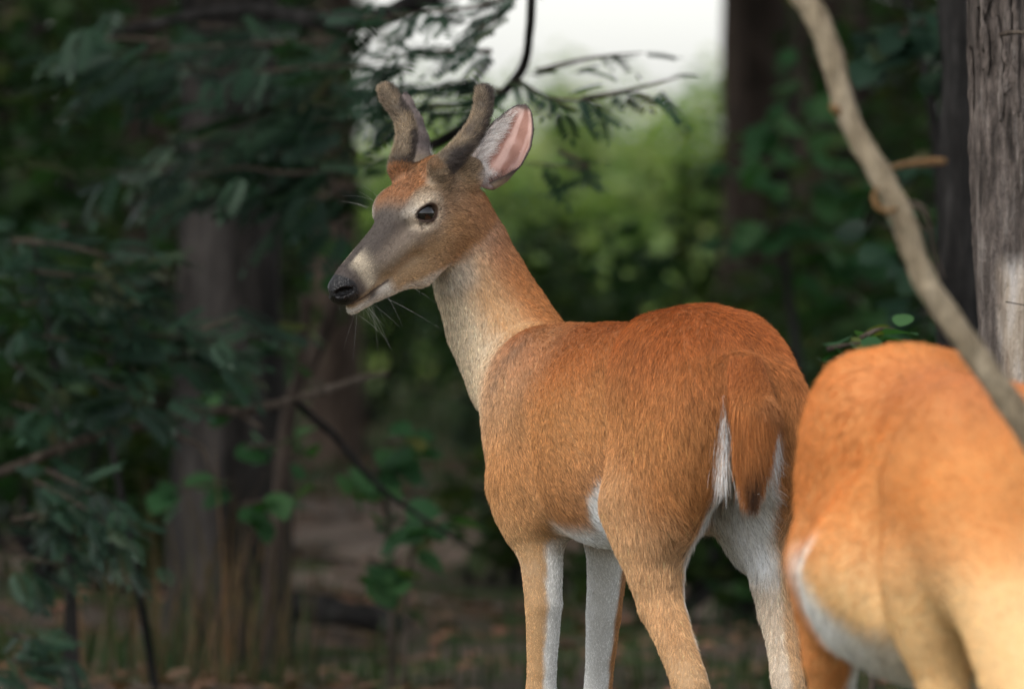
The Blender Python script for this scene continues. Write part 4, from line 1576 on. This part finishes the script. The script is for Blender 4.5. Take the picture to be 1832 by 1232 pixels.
sapling('sumac_shrub', 'tall dark shrub with feathery blue green leaves at the dead branch', gpos(120, 16.6), [(A((120, 1330), (125, 1000), (110, 800), (90, 600), (60, 430), Y=16.6), [.014, .012, .010, .008, .004]), (A((290, 1300), (240, 1000), (190, 700), (250, 560), Y=16.8), [.01, .009, .007, .004])],
        [(A((20, 430), (120, 440), (220, 465), (290, 470), Y=16.5), 34), (A((20, 480), (100, 490), (200, 500), (260, 520), Y=16.4), 30), (A((20, 545), (120, 540), (220, 545), Y=16.5), 22), (A((40, 600), (130, 610), (220, 650), Y=16.4), 24),
         (A((180, 610), (260, 600), (340, 605), (420, 615), Y=16.6), 26), (A((150, 660), (200, 690), (250, 700), (190, 720), Y=16.3), 20), (A((20, 650), (80, 680), (110, 730), Y=16.3), 18), (A((250, 640), (330, 640), (400, 640), Y=16.8), 18), (A((360, 590), (400, 575), (430, 565), Y=16.2), 8), (A((120, 400), (60, 425), (20, 430), Y=16.9), 12), (A((20, 720), (90, 740), (150, 750), Y=16.6), 14)],
        'pinnate', M_OAK, 303, .110, 'shrub', depth=.13, width=.07, dens=.85)
sapling('locust_shrub', 'low shrub of small teal leaflets beside tall dry stalks', gpos(150, 16.0), [(A((140, 1350), (130, 1100), (120, 950), (100, 840), Y=16.0), [.012, .010, .008, .004])],
        [(A((80, 840), (140, 870), (200, 905), (265, 965), Y=15.9), 52), (A((60, 860), (120, 890), (180, 930), (250, 990), Y=15.8), 44), (A((100, 880), (110, 930), (140, 970), Y=16.0), 26), (A((10, 980), (60, 1000), (110, 1010), Y=16.0), 22), (A((10, 1130), (50, 1140), (90, 1150), Y=15.6), 22), (A((10, 1180), (60, 1185), (105, 1190), Y=15.5), 18), (A((20, 930), (70, 920), (110, 900), Y=16.1), 18), (A((20, 1040), (60, 1030), (120, 1060), Y=16.2), 14)],
        'pinnate', M_OAK, 304, .075, 'shrub', depth=.10, width=.05, dens=.62)
sapling('elm_sapling', 'thin leaning sapling with fresh green leaves by the oak trunk', gpos(500, 18.2), [(A((470, 1200), (500, 900), (520, 720), (560, 640), (598, 545), (612, 450), (596, 350), (580, 300), Y=18.2), [.020, .019, .018, .017, .016, .012, .010, .006]), (A((530, 700), (545, 600), (548, 530), Y=18.1), [.012, .012, .013])],
        [(A((520, 640), (530, 600), (545, 590), Y=17.6), 5), (A((350, 670), (390, 660), (420, 680), Y=17.6), 7), (A((440, 800), (480, 795), (515, 790), Y=17.4), 6), (A((430, 905), (470, 895), (495, 885), Y=17.4), 6), (A((520, 830), (540, 810), (560, 840), Y=17.8), 5), (A((540, 400), (575, 410), (590, 440), Y=17.9), 7), (A((420, 860), (350, 870), (300, 880), Y=17.8), 8), (A((480, 720), (430, 705), (380, 700), Y=17.5), 8)],
        'round', M_SPRIG, 305, .075, 'sapling', bark=M_BARK_BROWN, depth=.06, width=.05)
sapling('elm_sprout', 'low bright green sprout with round leaves on the sandy ground', gpos(690, 17.6), [(A((700, 1300), (700, 1050), (690, 900), (660, 800), Y=17.6), [.008, .007, .006, .003]), (A((720, 1300), (730, 1050), (745, 940), Y=17.5), [.006, .005, .003])],
        [(A((600, 845), (640, 850), (680, 860), Y=17.5), 10), (A((660, 850), (700, 830), (750, 830), Y=17.6), 12), (A((690, 790), (730, 785), (745, 800), Y=17.5), 5), (A((680, 940), (720, 930), (790, 945), Y=17.4), 12), (A((660, 1000), (690, 1010), (720, 1005), Y=17.4), 10), (A((690, 1050), (720, 1060), (700, 1030), Y=17.4), 4), (A((740, 980), (760, 950), (790, 930), Y=17.5), 5)],
        'round', M_SPRIG, 306, .080, 'sprout', depth=.06, width=.05, bark=M_TWIG)
sapling('elm_sprout', 'leafy green sprout pressed against the pale orange back', gpos(1540, 13.6), [(A((1560, 1500), (1560, 900), (1550, 640), Y=13.6), [.006, .005, .003])],
        [(A((1480, 625), (1510, 618), (1545, 612), Y=13.6), 9), (A((1540, 605), (1570, 590), (1600, 588), Y=13.4), 7), (A((1490, 650), (1520, 635), (1550, 640), Y=13.8), 7)],
        'round', M_SPRIG, 307, .060, 'sprout', depth=.05, width=.03, bark=M_TWIG)
sapling('elm_sapling', 'teal leaves hanging between the reddish trunk and the pale trunk', gpos(1690, 17.4), [(A((1690, 1300), (1690, 700), (1680, 300), (1640, 60), (1600, -60), Y=17.4), [.014, .013, .012, .010, .008])],
        [(A((1680, 20), (1620, 60), (1560, 80), Y=17.0), 22), (A((1650, 90), (1600, 95), (1560, 105), Y=17.1), 18), (A((1720, 60), (1710, 110), (1700, 145), Y=17.0), 18), (A((1740, 30), (1700, 30), (1650, 40), Y=17.3), 16), (A((1680, 300), (1650, 290), (1610, 300), Y=17.6), 8), (A((1680, 420), (1630, 400), (1570, 405), Y=17.0), 10), (A((1680, 480), (1640, 470), (1600, 490), Y=17.5), 10), (A((1690, 560), (1640, 560), (1570, 590), Y=17.4), 12)],
        'round', M_OAK, 308, .075, 'sapling', depth=.10, width=.07)
sapling('elm_sapling', 'green sapling leaning near the broad brown trunk', gpos(1420, 22.0), [(A((1430, 1120), (1430, 700), (1400, 400), (1420, 150), Y=22), [.016, .014, .012, .006])],
        [(A((1400, 300), (1360, 290), (1310, 300), Y=21.6), 10), (A((1430, 380), (1380, 400), (1330, 420), Y=21.8), 12), (A((1440, 200), (1400, 210), (1380, 240), Y=21.8), 10), (A((1450, 300), (1500, 310), (1530, 330), Y=21.8), 10), (A((1430, 450), (1500, 440), (1550, 450), Y=21.8), 14), (A((1430, 520), (1490, 520), (1550, 540), Y=22), 12), (A((1420, 130), (1450, 160), (1470, 200), Y=22), 9)],
        'round', M_SPRIG, 309, .10, 'sapling', depth=.14, width=.10)


# ----------------------------------------------------------------------------- understory shrubs filling the shade
def shrub(px, Y, zc, rad, n, size, shape, mat, label, group, seed, name='understory_shrub'):
    r = np.random.default_rng(seed)
    b = gpos(px, Y)
    root = empty(name, tuple(b))
    tag(root, label, 'shrub', group)
    for i in range(4):
        e = b + np.array([r.normal() * rad[0] * .5, r.normal() * rad[1] * .4, zc + rad[2] * r.uniform(.0, .7)])
        tube_object('stem', [b + [r.normal() * .05, 0, -.05], (b + e) / 2 + r.normal(size=3) * .06, e], [.018, .012, .004], M_BARK_DARK, root, 6, .05, 10, seed)
    P = blob_points(r, n, b + [0, 0, zc], rad, 16, .33)
    P[:, 2] = np.maximum(P[:, 2], .02)
    leaf_cloud('foliage', P, rand_rot(r, n, .25), size * r.uniform(.6, 1.3, n), shape, r, root, mat)
    return root


_r = np.random.default_rng(17)
_s = 400
LD, GD = 'dense dark shrub filling the deep shade between the trunks', 'shaded understory shrubs'
for px, Y, zc, rx, rz, n in ((30, 24, 1.5, .42, 1.7, 900), (170, 27, 1.5, .42, 1.7, 900), (330, 26, 1.9, .36, 1.2, 800), (60, 22, .5, .40, .6, 500), (260, 22.5, .30, .35, .4, 400), (490, 30, 1.6, .30, 1.5, 700), (300, 33, 1.4, .55, 1.7, 900), (550, 38, 1.7, .28, 1.5, 700), (110, 38, 1.8, .8, 2.0, 1200), (430, 44, 1.8, .55, 2.2, 1200), (280, 52, 2.0, 1.2, 2.4, 1400),
                             (1590, 27, 1.3, .36, 1.6, 700), (1480, 36, 1.5, .35, 1.7, 700), (1730, 30, 1.3, .50, 1.7, 900), (1850, 25, 1.3, .45, 1.7, 800), (1540, 23, .45, .35, .6, 500), (1400, 26, .5, .28, .6, 400), (1660, 21, .5, .35, .6, 500), (1640, 44, 1.7, .75, 2.0, 1100), (1500, 50, 1.8, .55, 2.2, 1000), (1850, 50, 2.0, 1.0, 2.3, 1100),
                             (-250, 25, 1.6, .7, 1.9, 900), (2150, 27, 1.6, .8, 1.9, 900), (-150, 40, 2.0, 1.2, 2.2, 900), (2050, 40, 2.0, 1.0, 2.2, 900)):
    _s += 1
    shrub(px, Y, zc, (rx, .6, rz), n, .10 if Y < 35 else .15, ELM, M_OAK2 if _s % 3 else M_FAR, LD, GD, _s)
LM, GM = 'low green shrub on the open ground behind the buck', 'low shrubs behind the buck'
for px, Y, zc, rx, rz, n in ((1000, 25, .45, .28, .46, 560), (1120, 27, .46, .32, .50, 600), (1270, 24, .42, .28, .46, 560), (760, 40, .55, .5, .5, 500), (660, 37, .4, .3, .4, 300), (860, 33, .42, .32, .42, 400), (900, 23, .20, .20, .25, 260), (1060, 32, .55, .36, .55, 500), (1240, 33, .6, .36, .6, 500), (940, 36, .55, .30, .5, 400), (720, 42, .55, .45, .42, 350), (860, 46, .65, .5, .55, 450), (1180, 21, .22, .3, .26, 300), (1330, 21, .25, .3, .32, 300), (1330, 40, .8, .4, .8, 500)):
    _s += 1
    shrub(px, Y, zc, (rx, .4, rz), n, .085, ELM, M_OAK2 if _s % 2 else M_FAR, LM, GM, _s, 'low_shrub')
LB, GB = 'sunlit pale green bush at the far meadow edge', 'bushes at the meadow edge'
for i, px in enumerate((680, 760, 850, 930, 1010, 1090, 1170, 1240, 1310)):
    _s += 1
    Y = 118 + (i * 7) % 22
    shrub(px, Y, 1.3, (1.5, 1.2, 1.15 + .3 * ((i * 5) % 3)), 600, .30, ELM, M_MEADOW, LB, GB, _s, 'meadow_bush')

# overhead canopy trees added, mostly out of view, to shade the background
_r = np.random.default_rng(23)
for i, (x, y) in enumerate([(-3.6, 14.6), (4.6, 16.0), (-6.5, 19), (-3.2, 23), (6.0, 19.5), (3.4, 25), (8.5, 27), (-9.5, 26), (0.0, 29), (-5.8, 32), (5.6, 34), (-12, 36), (12, 36), (-16, 24), (15, 23), (-2.5, 38), (2.6, 40)]):
    px_ = 916 + x / (KPX * y)
    if abs(px_ - 916) < 1000 and not (-60 < px_ < 620 or 1330 < px_ < 1900):
        px_ = 420 if px_ < 916 else 1480
        x = (px_ - 916) * KPX * y
    tall_tree('added_shade_tree', 916 + x / (KPX * y), y, .12, 'tall tree with a spreading crown, added to shade the woodland floor', M_BARK_BROWN, 700 + i, crown=(4.4, 2.4), n_leaf=1500, top=8.0, group='trees added to shade the woodland')


# ----------------------------------------------------------------------------- ground cover
def blades(name, n, seed, area, hgt, mat, width=.006, clump=.25, label=None):
    r = np.random.default_rng(seed)
    nc = max(1, n // 26)
    cpx = r.uniform(area[0], area[1], nc)
    cY = area[2] + (area[3] - area[2]) * r.random(nc) ** 1.2
    k_ = r.integers(0, nc, n)
    Y = cY[k_] + r.normal(0, clump, n)
    x = (cpx[k_] - 916) * KPX * Y + r.normal(0, clump, n)
    keep = (np.abs(Y - (24.5 - .35 * x)) > 2.3) | (r.random(n) < .12)
    Y, x = Y[keep], x[keep]
    n = len(Y)
    z = ground_h(x, Y) * np.exp(-(np.hypot(x, Y - 18) / 40) ** 2)
    b = np.stack([x, Y, z], 1)
    a_ = r.random(n) * 6.28
    h = hgt * r.uniform(.4, 1.2, n)
    ln = np.stack([np.cos(a_), np.sin(a_), 0 * a_], 1) * (h * r.uniform(.1, .5, n))[:, None]
    wd = np.stack([-np.sin(a_), np.cos(a_), 0 * a_], 1) * width
    up = np.array([0, 0, 1.0])
    V = np.stack([b - wd, b + wd, b + ln * .35 + up * (h * .55)[:, None] + wd * .8, b + ln * .35 + up * (h * .55)[:, None] - wd * .8, b + ln + up * h[:, None]], 1).reshape(-1, 3)
    i0 = np.arange(n) * 5
    T = np.concatenate([np.stack([i0, i0 + 1, i0 + 2], 1), np.stack([i0, i0 + 2, i0 + 3], 1), np.stack([i0 + 3, i0 + 2, i0 + 4], 1)])
    me = mesh_np(name, V, T, False)
    ta = me.attributes.new('tint', 'FLOAT', 'POINT')
    ta.data.foreach_set('value', np.repeat(r.random(n), 5).astype(np.float32))
    o = link(name, me, None, mat)
    tag(o, label, 'grass', None, 'stuff')
    return o


blades('grass', 7000, 61, (-300, 2100, 17.5, 48), .10, M_GRASS, .005, .22, 'short green woodland grass in scattered tufts')
blades('dry_grass', 90, 62, (120, 480, 16.8, 18.8), .48, M_STRAW, .0030, .12, 'tall dry straw coloured stalks at the oak foot')
blades('tall_grass', 50, 63, (200, 500, 17.0, 18.8), .28, M_GRASS, .005, .15, 'tall green grass blades at the oak foot')
blades('meadow_grass', 9000, 64, (500, 1450, 48, 85), .35, M_MEADOW, .012, .6, 'pale green meadow grass in the open beyond the trees')
_r = np.random.default_rng(65)
_n = 9000
_Y = 14 + 36 * _r.random(_n)
_x = (_r.uniform(-300, 2100, _n) - 916) * KPX * _Y
_p = np.stack([_x, _Y, ground_h(_x, _Y) * np.exp(-(np.hypot(_x, _Y - 18) / 40) ** 2) + .012], 1)
lit = leaf_cloud('leaf_litter', _p, rand_rot(_r, _n, 1.2), _r.uniform(.04, .09, _n), ELM, _r, None, M_LITTER)
tag(lit, 'brown fallen leaves strewn over the woodland floor', 'leaf litter', None, 'stuff')
